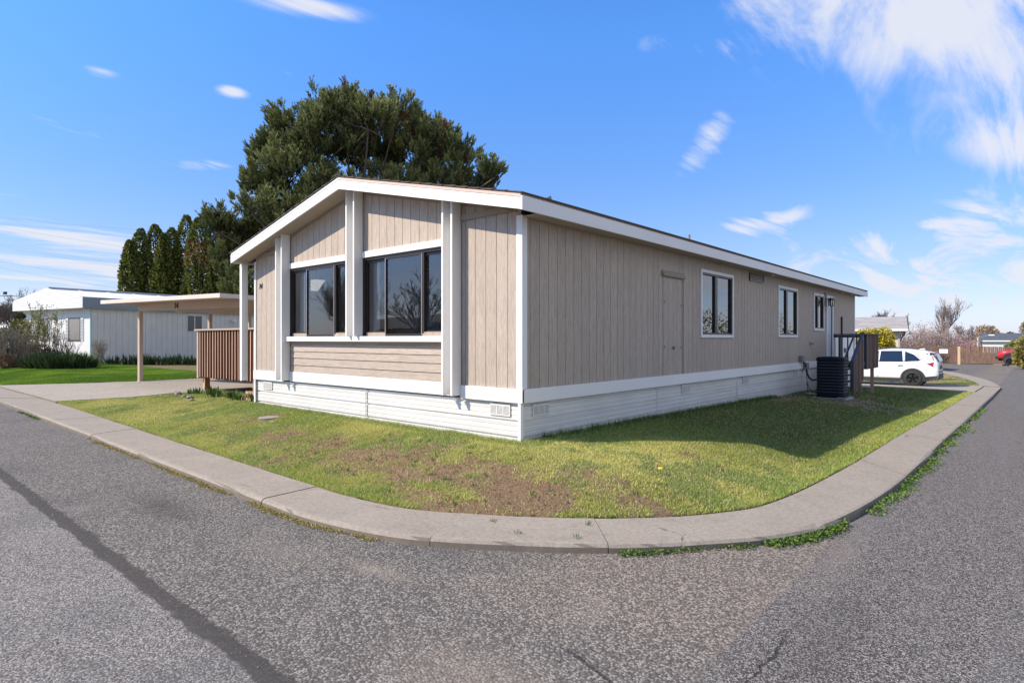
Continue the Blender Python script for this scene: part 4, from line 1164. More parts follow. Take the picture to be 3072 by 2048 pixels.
# ------------------------------------------------------------------ landing and stairs at the back door
lo = (1.25, 14.3, .15)
ld = empty('door_landing', lo, 0, 'small dark wooden landing with stairs and slatted rails by the back door', 'stairs')
def Dn(): return MB(lo)
fz = 1.06
m = Dn(); m.box(.04, 1.22, 14.32, 14.36, fz - .16, fz - .03).box(.04, 1.22, 16.26, 16.30, fz - .16, fz - .03).box(1.18, 1.22, 14.36, 16.26, fz - .16, fz - .03); m.build('rim_joist', M['wood_dark'], ld)
for k in range(13):
    m = Dn(); m.box(.04, 1.24, 14.32 + k * .153, 14.32 + k * .153 + .146, fz - .03, fz); m.build('deck_plank', M['wood_dark'], ld)
for x, y in ((1.15, 14.40), (1.15, 16.22), (.12, 14.4), (.12, 16.22)):
    m = Dn(); m.box(x - .045, x + .045, y - .045, y + .045, Hs(x, y) - .1, fz - .16 if x < 1 else fz - .16); m.build('post', M['wood_deck'], ld)
# slatted side panel along x = 1.25
for k in range(12):
    y = 14.93 + k * .145
    if y > 16.55: break
    m = Dn(); m.box(1.225, 1.262, y, y + .088, .86 + rnd.uniform(-.012, .012) + .00 * k, 1.915); m.build('slat', M['wood_dark'], ld)
m = Dn(); m.box(1.17, 1.30, 14.28, 16.64, 1.918, 1.955); m.build('top_rail', M['wood_navy'], ld)
m = Dn(); m.box(1.16, 1.25, 14.31, 14.40, fz, 1.917); m.build('newel', M['wood_navy'], ld)
m = Dn(); m.box(1.20, 1.28, 14.72, 14.84, .86, 1.917); m.build('newel', M['wood_navy'], ld)
m = Dn(); m.box(1.16, 1.222, 16.22, 16.30, fz, 1.917); m.build('newel', M['wood_dark'], ld)
# far rail with its balusters
m = Dn(); m.box(.02, 1.16, 16.22, 16.34, 1.918, 1.955).box(.02, 1.15, 16.26, 16.30, 1.83, 1.915); m.build('top_rail', M['wood_navy'], ld)
for k, x in enumerate((.16, .42, .68, .92)):
    m = Dn(); w = .07 if k == 0 else .035; m.box(x, x + w, 16.262, 16.298, fz, 1.83); m.build('baluster', M['wood_navy'], ld)
# stairs down towards the front
n = 5
for k in range(n):
    z = fz - (k + 1) * .165; y = 14.30 - (k + 1) * .27
    m = Dn(); m.box(.34, 1.20, y, y + .28, z - .035, z); m.build('tread', M['wood_dark'], ld)
for x in (.30, 1.20):
    m = Dn(); m.hexa([(x, 12.93, .10), (x + .04, 12.93, .10), (x + .04, 14.30, fz - .36), (x, 14.30, fz - .36)], [(x, 12.93, .30), (x + .04, 12.93, .30), (x + .04, 14.30, fz - .03), (x, 14.30, fz - .03)]); m.build('stringer', M['wood_dark'], ld)
for x in (1.02, 1.24):
    m = Dn(); m.bar((x, 14.36, 1.965 - (x < 1.2) * .05), (x, 12.98, 1.14), .09 if x > 1.2 else .04, .04); m.build('hand_rail', M['wood_navy'], ld)
    m = Dn(); m.box(x - .045, x + .045, 12.94, 13.03, Hs(x, 13) - .03, 1.15); m.build('newel', M['wood_navy'], ld)
for k in range(9):
    y = 13.10 + k * .14; f = (y - 12.98) / 1.38
    m = Dn(); m.box(1.242, 1.278, y, y + .085, max(.13, .20 + f * .42), 1.12 + f * .82); m.build('slat', M['wood_dark'], ld)

# ------------------------------------------------------------------ air conditioner on its pad
aco = (1.06, 11.55, .24)
ac = empty('air_conditioner', aco, 0, 'dark blue black cylindrical-cornered air conditioner condenser in the shade beside the long wall', 'air conditioner')
M['ac'] = simple('dark blue condenser paint', (.008, .010, .015), .6, .1, 4, spec=.15)
M['ac_band'] = simple('condenser louvre edge', (.055, .062, .075), .35, .1, 6)
def rrect(cx_, cy_, w, r, n=6):
    out = []
    for qx, qy, a0 in ((1, 1, 0), (-1, 1, 90), (-1, -1, 180), (1, -1, 270)):
        for k in range(n + 1):
            t = math.radians(a0 + 90 * k / n)
            out.append((cx_ + qx * (w / 2 - r) + r * math.cos(t), cy_ + qy * (w / 2 - r) + r * math.sin(t)))
    return out
def rr_loft(m, cx_, cy_, prof, r0=.14, n=6):
    """stack of rounded squares: (width, z)"""
    base = len(m.v); k = 4 * (n + 1)
    vs = []
    for w, z in prof: vs += [(x, y, z) for x, y in rrect(cx_, cy_, w, min(r0, w / 2 - .001), n)]
    fs = [(i * k + j, i * k + (j + 1) % k, (i + 1) * k + (j + 1) % k, (i + 1) * k + j) for i in range(len(prof) - 1) for j in range(k)]
    fs.append(tuple(reversed(range(k)))); fs.append(tuple((len(prof) - 1) * k + j for j in range(k)))
    return m.add(vs, fs)
z0 = .255
m = rr_loft(MB(aco), 1.06, 11.55, [(.66, z0), (.68, z0 + .01), (.68, z0 + .06), (.64, z0 + .065), (.64, z0 + .94), (.68, z0 + .945), (.685, z0 + .99), (.66, z0 + 1.03), (.60, z0 + 1.05)], .13)
m.build('casing', M['ac'], ac, smooth=False)
for k in range(11):
    z = z0 + .10 + k * .078
    m = rr_loft(MB(aco), 1.06, 11.55, [(.642, z + .030), (.672, z + .036), (.672, z + .044), (.642, z + .052)], .135)
    m.build('louvre', M['ac_band'] , ac)
    m = rr_loft(MB(aco), 1.06, 11.55, [(.642, z - .028), (.655, z - .024), (.655, z + .022), (.642, z + .026)], .135); m.build('louvre', M['ac'], ac)
m = MB(aco)
for k in range(8): m.lathe([(.04 + k * .03, z0 + 1.052), (.045 + k * .03, z0 + 1.058), (.05 + k * .03, z0 + 1.052)], (1.06, 11.55, 0), 'z', 24)
m.build('fan_guard', M['black'], ac)
pad = empty('concrete_pad', (1.06, 11.5, .2), 0, 'thin grey concrete pad under the dark air conditioner', 'pad')
m = MB((1.06, 11.5, .2)); m.box(.64, 1.48, 11.13, 11.97, .10, .245); m.build('slab', M['concrete_old'], pad, bevel=.01)
br = MB(); br.box(1.30, 1.46, 10.90, 11.03, .17, .285)
tag(br.build('concrete_block', M['concrete'], None, bevel=.008), 'pale concrete block lying at the front corner of the air conditioner pad', 'block')
m = MB(); m.box(1.42, 1.53, 10.76, 10.84, .17, .225); tag(m.build('brick', M['black'], None, bevel=.005), 'small dark brick lying in front of the pale concrete block', 'brick')
m = MB(); m.tube(lerp_path([(0, 0), (1, 0)], 1).tolist() and [(.96, 14.5, .20), (1.02, 14.55, .215), (1.10, 14.56, .21), (1.18, 14.5, .20)], [.02, .045, .04, .015], 8)
tag(m.build('plastic_scrap', M['white_plastic'], None, smooth=True), 'crumpled white plastic scrap on the shaded grass below the landing', 'litter')

# round utility lid in the front lawn
m = MB(); zl = Hs(-5.5, -.62)
m.lathe([(.0, .014), (.17, .014), (.19, .006), (.20, -.05)], (-5.55, -.66, zl), 'z', 28)
tag(m.build('manhole_cover', M['concrete'], None), 'round pale concrete lid sunk in the front lawn near the skirting', 'lid')
m = MB(); m.box(-5.15, -5.02, -.86, -.80, Hs(-5.1, -.8) - .02, Hs(-5.1, -.8) + .012)
tag(m.build('flat_stone', M['concrete'], None, bevel=.01), 'small flat pale stone in the lawn beside the round lid', 'stone')

# ------------------------------------------------------------------ carport
A0 = (-17.66, -.17, .36); AR = math.radians(11.3)
cp = empty('carport', A0, AR, 'open beige metal carport with the number 14 on its front beam', 'carport')
def gz(lx, ly, base=A0, ar=AR):
    """ground height under a local point"""
    x = base[0] + lx * math.cos(ar) - ly * math.sin(ar); y = base[1] + lx * math.sin(ar) + ly * math.cos(ar)
    return Hs(x, y) - base[2]
CW, CDp = 6.15, 5.6
zt_ = 3.0 - .36
for k in range(18):
    x = .03 + k * .338
    m = MB(); m.box(x, x + .325, .03, CDp - .03, zt_ - .045 - .0 * k, zt_ - .02).box(x, x + .02, .03, CDp - .03, zt_ - .02, zt_ + .03); m.build('roof_panel', M['carport'], cp)
m = MB(); m.box(0, CW, 0, .028, zt_ - .09, zt_ + .03).box(CW - .028, CW, .03, CDp, zt_ - .09, zt_ + .03).box(0, .028, .03, CDp, zt_ - .09, zt_ + .03).box(0, CW, CDp - .02, CDp, zt_ - .09, zt_ + .03)
m.build('fascia', M['carport_lt'], cp, bevel=.004)
for y in (1.03, 2.3, 3.55, 4.8):
    m = MB(); m.prism([(.30, zt_ - .05), (.30, zt_ - .16), (.36, zt_ - .27), (.42, zt_ - .29), (CW - .25, zt_ - .29), (CW - .25, zt_ - .05)], y - .035, y + .035); m.build('beam', M['carport'], cp)
for x, y in ((.40, 1.03), (.40, 3.53), (5.75, 2.3), (5.75, 4.8), (.40, 5.2)):
    m = MB(); g = gz(x, y); m.box(x - .06, x + .06, y - .06, y + .06, g - .05, zt_ - .29 if abs(y - 5.2) > .1 else zt_ - .05); m.build('post', M['carport'], cp, bevel=.008)
    m = MB(); m.box(x - .08, x + .08, y - .08, y + .08, g, g + .03); m.build('foot_plate', M['carport'], cp)
numerals(cp, (2.42, .994, zt_ - .25), (1, 0, 0), .17, slant=.12, w=.022)

# ------------------------------------------------------------------ white neighbouring home
N0 = (-39.3, 4.9, .36)
nb = empty('neighbour_home', N0, AR, 'white manufactured home with shallow pale roof behind the shrubs and carport', 'house')
M['white_sid'] = simple('white metal siding', (.70, .71, .70), .55, .04, 1.5)
M['white_sid_side'] = simple('chalky white siding', (.64, .62, .58), .6, .05, 1.5)
M['pale_roof'] = simple('pale coated roof', (.68, .66, .63), .7, .08, .8)
M['grey_fascia'] = simple('slate blue fascia', (.23, .28, .32), .6, .06, 1)
NW, NL = 8.9, 22.0
wt = 3.35; wb = .25
m = MB(); m.box(-NW, 0, .02, NL, wb, wt).box(-NW + .02, -.02, .04, NL - .02, -.3, wb + .01); nw = m.build('wall', M['white_sid_side'], nb)
for k in range(60):     # ribbed panels of the long wall
    y = .05 + k * .366
    if y > NL - .4: break
    m = MB(); m.hexa([(.001, y, wb), (.028, y + .03, wb), (.028, y + .335, wb), (.001, y + .362, wb)][::1], [(.001, y, wt - .05), (.028, y + .03, wt - .05), (.028, y + .335, wt - .05), (.001, y + .362, wt - .05)]); m.build('siding_panel', M['white_sid_side'], nw)
for k in range(30):
    x = -.02 - k * .298
    m = MB(); m.box(x - .290, x, -.004 , .018, wb, wt - .03); m.build('siding_panel', M['white_sid'], nw)
m = MB(); m.box(-.04, .035, -.012, .045, wb - .02, wt); m.build('corner_trim', simple('teal corner trim', (.35, .60, .62), .5, .03), nb)
m = MB(); m.box(-NW, .03, -.03, .0, -.35, wb - .01).box(.0, .04, -.03, NL, -.35, wb - .01); m.build('skirting', M['white_sid'], nb)
# gable cap: tall white clapboard face over the end wall
ex = .25; pk = -NW / 2; ztop = 4.72; zeav = 4.0
for k in range(9):
    z0_, z1_ = wt + .0 + k * .155, wt + .15 + k * .155
    def hx(z):   # half width at height z
        if z <= zeav: return NW / 2 + ex
        return max(.05, (NW / 2 + ex) * (ztop - z) / (ztop - zeav))
    a, b = hx(z0_), hx(z1_)
    m = MB(); m.hexa([(pk - a, -.548, z0_), (pk + a, -.548, z0_), (pk + a, -.50, z0_), (pk - a, -.50, z0_)], [(pk - b, -.54, z1_), (pk + b, -.54, z1_), (pk + b, -.50, z1_), (pk - b, -.50, z1_)]); m.build('gable_board', M['white_sid'], nb)
m = MB(); m.prism([(pk - NW / 2 - ex, wt + .0), (pk + NW / 2 + ex, wt + .0), (pk + NW / 2 + ex, zeav), (pk, ztop), (pk - NW / 2 - ex, zeav)], -.495, NL + .3); nr = m.build('roof', M['pale_roof'], nb)
for sx in (1, -1):
    m = MB(); x = pk + sx * (NW / 2 + ex + .012); m.box(min(x - .01, x + .01), max(x - .01, x + .01), -.54, NL + .3, wt - .02, zeav + .02); m.build('fascia', M['grey_fascia'], nr)
    for k in range(13):
        y = -.5 + k * 1.75; q = pk + sx * (NW / 2 + ex)
        m = MB(); m.bar((q, y, zeav + .015), (pk, y, ztop + .015), .05, .03); m.build('roof_seam', M['pale_roof'], nr)
m = MB(); m.box(pk - .22, pk + .22, -.45, NL + .3, ztop - .03, ztop + .10); m.build('ridge_cap', simple('grey blue ridge metal', (.30, .34, .40), .5, .08), nr)
m = MB(); m.box(-NW + .3, -.3, -.49, .0, wt - .03, wt - .001).box(.03, .25, 0, NL, wt - .03, wt - .001); m.build('soffit', M['white_sid'], nr)
def nwin(x0, x1, y, z0, z1, shutters=False, side=False):
    m = MB(); f = .06
    if side:
        m.box(.03, .06, x0, x1, z1 - f, z1).box(.03, .06, x0, x1, z0, z0 + f).box(.03, .06, x0, x0 + f, z0 + f, z1 - f).box(.03, .06, x1 - f, x1, z0 + f, z1 - f).box(.03, .06, (x0 + x1) / 2 - .03, (x0 + x1) / 2 + .03, z0 + f, z1 - f)
        wv = m.build('window', M['white_sid'], nb)
        for a, b in ((x0 + f, (x0 + x1) / 2 - .03), ((x0 + x1) / 2 + .03, x1 - f)):
            m = MB(); m.add([(.04, a, z0 + f), (.04, b, z0 + f), (.04, b, z1 - f), (.04, a, z1 - f)], [(0, 1, 2, 3)]); m.build('pane', M['dark_pane'], wv)
    else:
        m.box(x0, x1, -.05, -.006, z1 - f, z1).box(x0, x1, -.05, -.006, z0, z0 + f).box(x0, x0 + f, -.05, -.006, z0 + f, z1 - f).box(x1 - f, x1, -.05, -.006, z0 + f, z1 - f)
        wv = m.build('window', M['bronze'], nb)
        m = MB(); m.add([(x0 + f, -.03, z0 + f), (x1 - f, -.03, z0 + f), (x1 - f, -.03, z1 - f), (x0 + f, -.03, z1 - f)], [(0, 1, 2, 3)]); m.build('pane', M['blind_pane'], wv)
        if shutters:
            for a in (x0 - .36, x1 + .02):
                s = MB(); s.box(a, a + .34, -.04, -.006, z0, z1); so_ = s.build('shutter', M['white_sid'], wv)
                for k in range(14):
                    z = z0 + .08 + k * (z1 - z0 - .16) / 14
                    s = MB(); s.box(a + .04, a + .30, -.052, -.041, z, z + .05); s.build('slat', M['grey_fascia'], so_)
def pane_mat(name, col, rough=.06):
    m, n, b = newmat(name)
    n.links.new(ramp(n, noise(n, coords(n), .8, 3), [(.3, tuple(c * .7 for c in col)), (.7, col)]), b.inputs['Base Color'])
    b.inputs['Roughness'].default_value = rough; b.inputs['Specular IOR Level'].default_value = .8
    return m
M['dark_pane'] = pane_mat('dark glass', (.012, .014, .016)); M['blind_pane'] = pane_mat('glass before closed blinds', (.22, .21, .19), .12)
nwin(-2.62, -1.12, 0, 1.30, 2.78, True)
nwin(-6.7, -5.3, 0, 1.30, 2.78, True)
nwin(6.2, 7.4, 0, 1.92, 3.15, side=True)
nwin(10.6, 11.55, 0, 1.0, 2.95, side=True)
m = MB(); m.tube([(.03, 9.8, 2.88), (.28, 9.8, 2.88)], .05); m.lathe([(.0, .05), (.16, .0), (.18, -.12), (.0, -.12)], (.3, 9.8, 2.88), 'z', 10); m.build('porch_lamp', M['white_sid'], nb)
# low white building at the far left edge
b2 = empty('white_shed', (-56, 5.5, .3), 0, 'low white flat-roofed building at the far left edge behind the shrubs', 'shed')
m = MB(); m.box(-14, 0, 0, 7, 0, 2.2); m.build('wall', M['grey_fascia'], b2)
m = MB(); m.box(-14.4, .5, -.8, 7.4, 2.2, 2.75); m.build('roof', M['white_sid'], b2)
m = MB(); m.box(-3, -1.4, -.03, -.001, .9, 1.9); m.build('window', M['dark_pane'], b2)

# ------------------------------------------------------------------ cars
M['car_white'] = simple('white car paint', (.74, .75, .77), .25, .02, 2, coat=.8)
M['car_red'] = simple('red pickup paint', (.42, .012, .02), .3, .05, 2, coat=.8)
M['car_glass'] = pane_mat('tinted car glass', (.010, .018, .030), .05)
M['car_black'] = simple('black car plastic', (.028, .029, .032), .55, .1, 6)
M['tyre'] = simple('tyre rubber', (.030, .030, .031), .85, .2, 15)
M['rim'] = simple('black gloss rim', (.022, .022, .024), .22, .1, 6, metal=.5, coat=.5)
M['chrome'] = simple('chrome trim', (.62, .63, .65), .15, .05, 5, metal=1)
M['red_lens'] = simple('red lamp lens', (.40, .008, .015), .2, .1, 6, coat=.6)
def wheel(parent, x, y, z, r, w, side, rimmat='rim'):
    t = MB(); prof = [(r * .64, -w / 2), (r * .90, -w / 2), (r * .985, -w * .38), (r, -w * .2), (r, w * .2), (r * .985, w * .38), (r * .90, w / 2), (r * .64, w / 2)]
    t.lathe(prof, (x, y, z), 'y', 32); wo_ = t.build('wheel', M['tyre'], parent, smooth=True)
    f = y + side * w * .36
    m = MB(); m.lathe([(r * .66, -.0), (r * .63, side * .03), (r * .60, .0), (r * .58, -side * .05)], (x, f, z), 'y', 32)
    m.lathe([(.001, side * .02), (r * .12, side * .015), (r * .14, -side * .02)], (x, f, z), 'y', 16)
    for k in range(5):
        for dd in (-.16, .16):
            a = 2 * math.pi * k / 5 + .3; 
            p = Vector((x + math.cos(a) * r * .12, f, z + math.sin(a) * r * .12)); q = Vector((x + math.cos(a + dd) * r * .60, f, z + math.sin(a + dd) * r * .60))
            m.bar(p, q, .035, .03, (0, 1, 0))
    m.build('rim', M[rimmat], wo_)
    m = MB(); m.lathe([(.001, -side * .06), (r * .60, -side * .06)], (x, f, z), 'y', 24); m.build('brake_disc', M['black'], wo_)
    return wo_
def car_body(stations, ys_fn, mat, parent, name='body'):
    """stations: (x, z_bottom, z_belt, z_top, half_width, roof_half_width)"""
    vs = []; fs = []; k = None
    for x, zb, zm, zt2, hw, rw in stations:
        half = [(.0, zb), (hw * .80, zb), (hw * .955, zb + .05), (hw, zb + .22), (hw * 1.0, (zb + zm) / 2 + .06), (hw * .985, zm - .06), (hw * .955, zm)]
        half += [(hw * .955 + (rw + .02 - hw * .955) * .604, zm + (zt2 - zm) * .55), (rw + .02, zm + (zt2 - zm) * .91), (rw * .86, zt2 - .008), (0, zt2 + .012)]
        ring = [(x, -y, z) for y, z in half] + [(x, y, z) for y, z in reversed(half[1:-1])]
        k = len(ring); vs += ring
    for i in range(len(stations) - 1):
        for j in range(k): fs.append((i * k + j, i * k + (j + 1) % k, (i + 1) * k + (j + 1) % k, (i + 1) * k + j))
    fs.append(tuple(reversed(range(k)))); fs.append(tuple((len(stations) - 1) * k + j for j in range(k)))
    m = MB(); m.add(vs, fs)
    return m.build(name, mat, parent, smooth=True)
# white SUV, nose to -x, tail to +x; local origin on the ground between the axles
cg = at(2831, 1130, 28.3)
cgx = at(2831, 1130, 28.3)[0]; cyy = 27.0
suv = empty('white_suv', (cgx - 2.30, cyy + .0, float(zr(27)) + .10), 0, 'white five-door SUV with black wheels parked on the far driveway', 'car')
SV = [(-2.36, .42, .60, .62, .55, .40), (-2.33, .30, .72, .76, .74, .55), (-2.2, .24, .84, .90, .86, .66), (-1.9, .22, .96, 1.00, .91, .72), (-1.3, .22, 1.04, 1.08, .925, .74), (-1.05, .22, 1.06, 1.13, .93, .72), (-.85, .22, 1.05, 1.24, .93, .68),
      (-.35, .22, 1.04, 1.53, .93, .62), (-.05, .22, 1.04, 1.62, .93, .62), (.5, .22, 1.05, 1.675, .93, .62), (1.2, .22, 1.07, 1.665, .93, .61), (1.75, .22, 1.11, 1.60, .925, .58), (1.98, .24, 1.14, 1.54, .91, .56), (2.10, .27, 1.14, 1.44, .895, .55),
      (2.22, .30, 1.13, 1.28, .88, .56), (2.31, .34, 1.06, 1.16, .86, .60), (2.345, .40, .95, 1.0, .83, .62), (2.35, .45, .70, .74, .78, .6)]
body = car_body(SV, None, M['car_white'], suv)
def side_poly(pts, name, mat, parent, off=.02, yfn=None, both=True):
    """flat-ish part lying on the flank; pts (x, z)"""
    for s in ((-1, 1) if both else (-1,)):
        m = MB()
        vs = [(x, s * (yfn(x, z) + off), z) for x, z in pts] + [(x, s * (yfn(x, z) - .03), z) for x, z in pts]
        n = len(pts)
        fs = [tuple(range(n)), tuple(reversed(range(n, 2 * n)))] + [(i, n + i, n + (i + 1) % n, (i + 1) % n) for i in range(n)]
        m.add(vs, fs).build(name, mat, parent)
def suv_y(x, z):
    xs = [s[0] for s in SV]
    zm = np.interp(x, xs, [s[2] for s in SV]); zt2 = np.interp(x, xs, [s[3] for s in SV]); hw = np.interp(x, xs, [s[4] for s in SV]); rw = np.interp(x, xs, [s[5] for s in SV])
    if z < zm: return float(hw * (.955 + .045 * min(1, (zm - z) / .1)))
    t = (z - zm) / max(zt2 - zm, .05)
    return float(np.interp(t, [0, .55, .9, 1], [hw * .955, hw * .955 + (rw + .02 - hw * .955) * .604, rw + .02, rw * .9]))
side_poly([(-.92, 1.085), (.00, 1.085), (.05, 1.56), (-.33, 1.50)], 'side_window', M['car_glass'], suv, yfn=suv_y)
side_poly([(.09, 1.085), (1.02, 1.10), (.96, 1.585), (.13, 1.575)], 'side_window', M['car_glass'], suv, yfn=suv_y)
side_poly([(1.10, 1.105), (1.62, 1.17), (1.66, 1.21), (1.42, 1.42), (1.08, 1.57)], 'side_window', M['car_glass'], suv, yfn=suv_y)
for a, b in (((-.92, 1.066), (1.62, 1.150)), ((1.62, 1.155), (1.72, 1.225)), ((1.72, 1.225), (1.44, 1.46))):
    for s in (-1, 1):
        m = MB(); m.bar((a[0], s * (suv_y(*a) + .010), a[1]), (b[0], s * (suv_y(*b) + .010), b[1]), .016, .02); m.build('window_trim', M['chrome'], suv)
for x in (.045, 1.06):
    for s in (-1, 1):
        m = MB(); m.bar((x, s * (suv_y(x, 1.10) + .012), 1.10), (x - .02, s * (suv_y(x, 1.56) + .012), 1.56), .03, .01); m.build('pillar', M['car_white'] if x > .5 else M['car_black'], suv)
for pts in ([(-2.2, .25), (-1.92, .25), (-1.92, .42), (-2.24, .45)], [(-.98, .19), (.92, .19), (.92, .36), (-.98, .36)], [(1.84, .24), (2.26, .32), (2.34, .50), (1.86, .44)]):
    side_poly(pts, 'sill_trim', M['car_black'], suv, .016, suv_y)
for cx_ in (-1.42, 1.40):
    for s in (-1, 1):
        m = MB(); R_, r_ = .475, .40; n = 20; vs = []; fs = []
        for k in range(n + 1):
            t = math.radians(-12 + 204 * k / n)
            for rr_, yy_ in ((R_, .940), (r_, .945), (r_, .78)): vs.append((cx_ + rr_ * math.cos(t), s * yy_, .355 + rr_ * math.sin(t) * .97))
        for k in range(n):
            for j in range(2): fs.append((k * 3 + j, k * 3 + j + 1, k * 3 + j + 4, k * 3 + j + 3))
        m.add(vs, fs).build('wheel_arch', M['car_black'], suv)
        m = MB(); m.lathe([(.001, s * .932), (.405, s * .932), (.405, s * .6)], (cx_, 0, .365), 'y', 28); m.build('wheel_well', M['black'], suv)
        wheel(suv, cx_, s * .855, .36, .36, .23, s)
for x, y0 in ((-.40, .0), (.82, .0)):
    for s in (-1, 1):
        m = MB(); m.bar((x, s * .945, .93), (x + .2, s * .945, .94), .03, .02); m.build('door_handle', M['chrome'], suv)
for x in (-.98, .03):
    for s in (-1, 1):
        m = MB(); m.bar((x, s * (suv_y(x, .4) + .001), .37), (x + .01, s * (suv_y(x, 1.05) + .001), 1.06), .008, .006); m.build('door_seam', M['car_black'], suv)
side_poly([(1.92, 1.03), (2.14, .90), (2.335, .91), (2.325, 1.10), (2.17, 1.38), (2.04, 1.44), (2.10, 1.28), (2.19, 1.10)], 'tail_lamp', M['red_lens'], suv, .012, suv_y)
side_poly([(1.86, 1.46), (2.10, 1.54), (2.15, 1.50), (2.02, 1.40)], 'spoiler_glass', M['car_glass'], suv, .010, suv_y)
m = MB(); m.hexa([(1.9, -.60, 1.53), (2.18, -.56, 1.49), (2.18, .56, 1.49), (1.9, .60, 1.53)], [(1.9, -.60, 1.575), (2.19, -.56, 1.51), (2.19, .56, 1.51), (1.9, .60, 1.575)]); m.build('spoiler', M['car_white'], suv)
m = MB(); m.hexa([(2.19, -.52, 1.46), (2.345, -.66, 1.12), (2.345, .66, 1.12), (2.19, .52, 1.46)][::-1], [(2.21, -.52, 1.47), (2.365, -.66, 1.13), (2.365, .66, 1.13), (2.21, .52, 1.47)][::-1]); m.build('rear_window', M['car_glass'], suv)
m = MB(); m.box(2.25, 2.37, -.80, .80, .34, .58); m.build('bumper', M['car_black'], suv, bevel=.03)
m = MB(); m.box(2.355, 2.37, -.26, .26, .78, .92); m.build('plate_recess', M['car_black'], suv)
for s in (-1, 1):
    m = MB(); m.tube([(.0, s * .55, 1.67), (.1, s * .55, 1.71), (1.0, s * .55, 1.72), (1.5, s * .54, 1.70), (1.6, s * .54, 1.65)], .018, 6); m.build('roof_rail', M['car_black'], suv)
    m = MB(); m.box(-.80, -.66, s * 1.0 - .09, s * 1.0 + .09, 1.08, 1.24); m.build('mirror', M['car_white'], suv, bevel=.03)
m = MB(); m.prism([(1.45, 1.655), (1.78, 1.635), (1.72, 1.70)], -.03, .03); m.build('antenna_fin', M['car_white'], suv)

# lifted red pickup, nose to -x, mostly behind the far shrub
tp = at(3008, 1096, 59.0)
tr = empty('red_pickup', (float(tp[0]) + 1.6, 69.2, float(zr(69))), 0, 'red lifted pickup truck with big black tyres half hidden by the far right shrub', 'truck')
TS = [(-1.95, .75, 1.0, 1.02, .86, .7), (-1.90, .72, 1.35, 1.42, .95, .8), (-1.2, .72, 1.42, 1.50, .98, .82), (-.4, .72, 1.45, 1.54, .98, .82), (-.3, .72, 1.45, 1.60, .98, .8), (.35, .72, 1.45, 2.10, .98, .7), (1.8, .72, 1.45, 2.15, .98, .7), (1.95, .72, 1.45, 1.7, .98, .8), (2.0, .72, 1.45, 1.50, .98, .85), (4.0, .72, 1.45, 1.50, .98, .85)]
car_body(TS, None, M['car_red'], tr)
for cx_ in (-1.0, 3.1):
    for s in (-1, 1):
        m = MB(); m.lathe([(.001, s * .99), (.56, s * .99), (.56, s * .6)], (cx_, 0, .72), 'y', 24); m.build('wheel_well', M['black'], tr)
        wheel(tr, cx_, s * .95, .46, .46, .32, s)
m = MB(); m.box(-2.10, -1.93, -.9, .9, .68, .90); m.build('bumper', M['black'], tr, bevel=.02)
m = MB(); m.box(-2.0, -1.94, -.84, .84, 1.0, 1.32); m.build('grille', M['chrome'], tr)
m = MB(); m.hexa([(-.25, -.80, 1.56), (.36, -.66, 2.05), (.36, .66, 2.05), (-.25, .80, 1.56)], [(-.28, -.8, 1.59), (.32, -.66, 2.09), (.32, .66, 2.09), (-.28, .8, 1.59)]); m.build('windscreen', M['car_glass'], tr)
m = MB(); m.box(-1.9, 4.0, -.3, .3, .50, .75); m.build('chassis', M['black'], tr)
for s in (-1, 1):
    m = MB(); m.hexa([(-.15, s * .90, 1.56), (1.6, s * .90, 1.56), (1.6, s * .93, 1.56), (-.15, s * .93, 1.56)], [(.4, s * .74, 2.02), (1.6, s * .74, 2.02), (1.6, s * .77, 2.02), (.4, s * .77, 2.02)]); m.build('side_window', M['car_glass'], tr)

# ------------------------------------------------------------------ buildings, fence and poles beyond
M['cream_sid'] = simple('cream clapboard', (.62, .50, .28), .7, .05, 1)
q3 = at(2724, 985, 45)
h3 = empty('cream_house', (float(q3[0]), float(q3[1]), float(zr(q3[1]))), math.radians(9.5), 'cream clapboard house with grey shingle roof behind the yellow shrub', 'house')
rx = 0.0      # right end of its roof in its own coordinates
ez = 1.78 + 31 * 45 / FPX - float(zr(q3[1])); pz = ez + .92
y3 = 0.0
for k in range(14):
    m = MB(); m.box(rx - 16, rx - .55, y3 + .5, y3 + .52 + .012 * (k % 2), .25 + k * .20, .25 + k * .20 + .19); m.build('clapboard', M['cream_sid'], h3)
m = MB(); m.box(rx - 16, rx - .56, y3 + .53, y3 + 6.5, -.1, ez); m.build('wall', M['cream_sid'], h3)
m = MB(); m.box(rx - .62, rx - .50, y3 + .42, y3 + .6, -.1, ez); m.build('corner_board', simple('grey blue post', (.32, .36, .42), .6, .05), h3)
m = MB(); m.add([(rx - 17, y3, ez), (rx, y3, ez), (rx, y3 + 3.6, pz + .1), (rx - 17, y3 + 3.6, pz + .1), (rx, y3 + 7.2, ez), (rx - 17, y3 + 7.2, ez), (rx, y3, ez - .02), (rx, y3 + 7.2, ez - .02), (rx - 17, y3, ez - .02), (rx - 17, y3 + 7.2, ez - .02)], [(0, 1, 2, 3), (3, 2, 4, 5), (1, 6, 7, 4, 2), (8, 9, 7, 6), (0, 3, 5, 9, 8)]); hr = m.build('roof', M['shingle_grey'], h3)
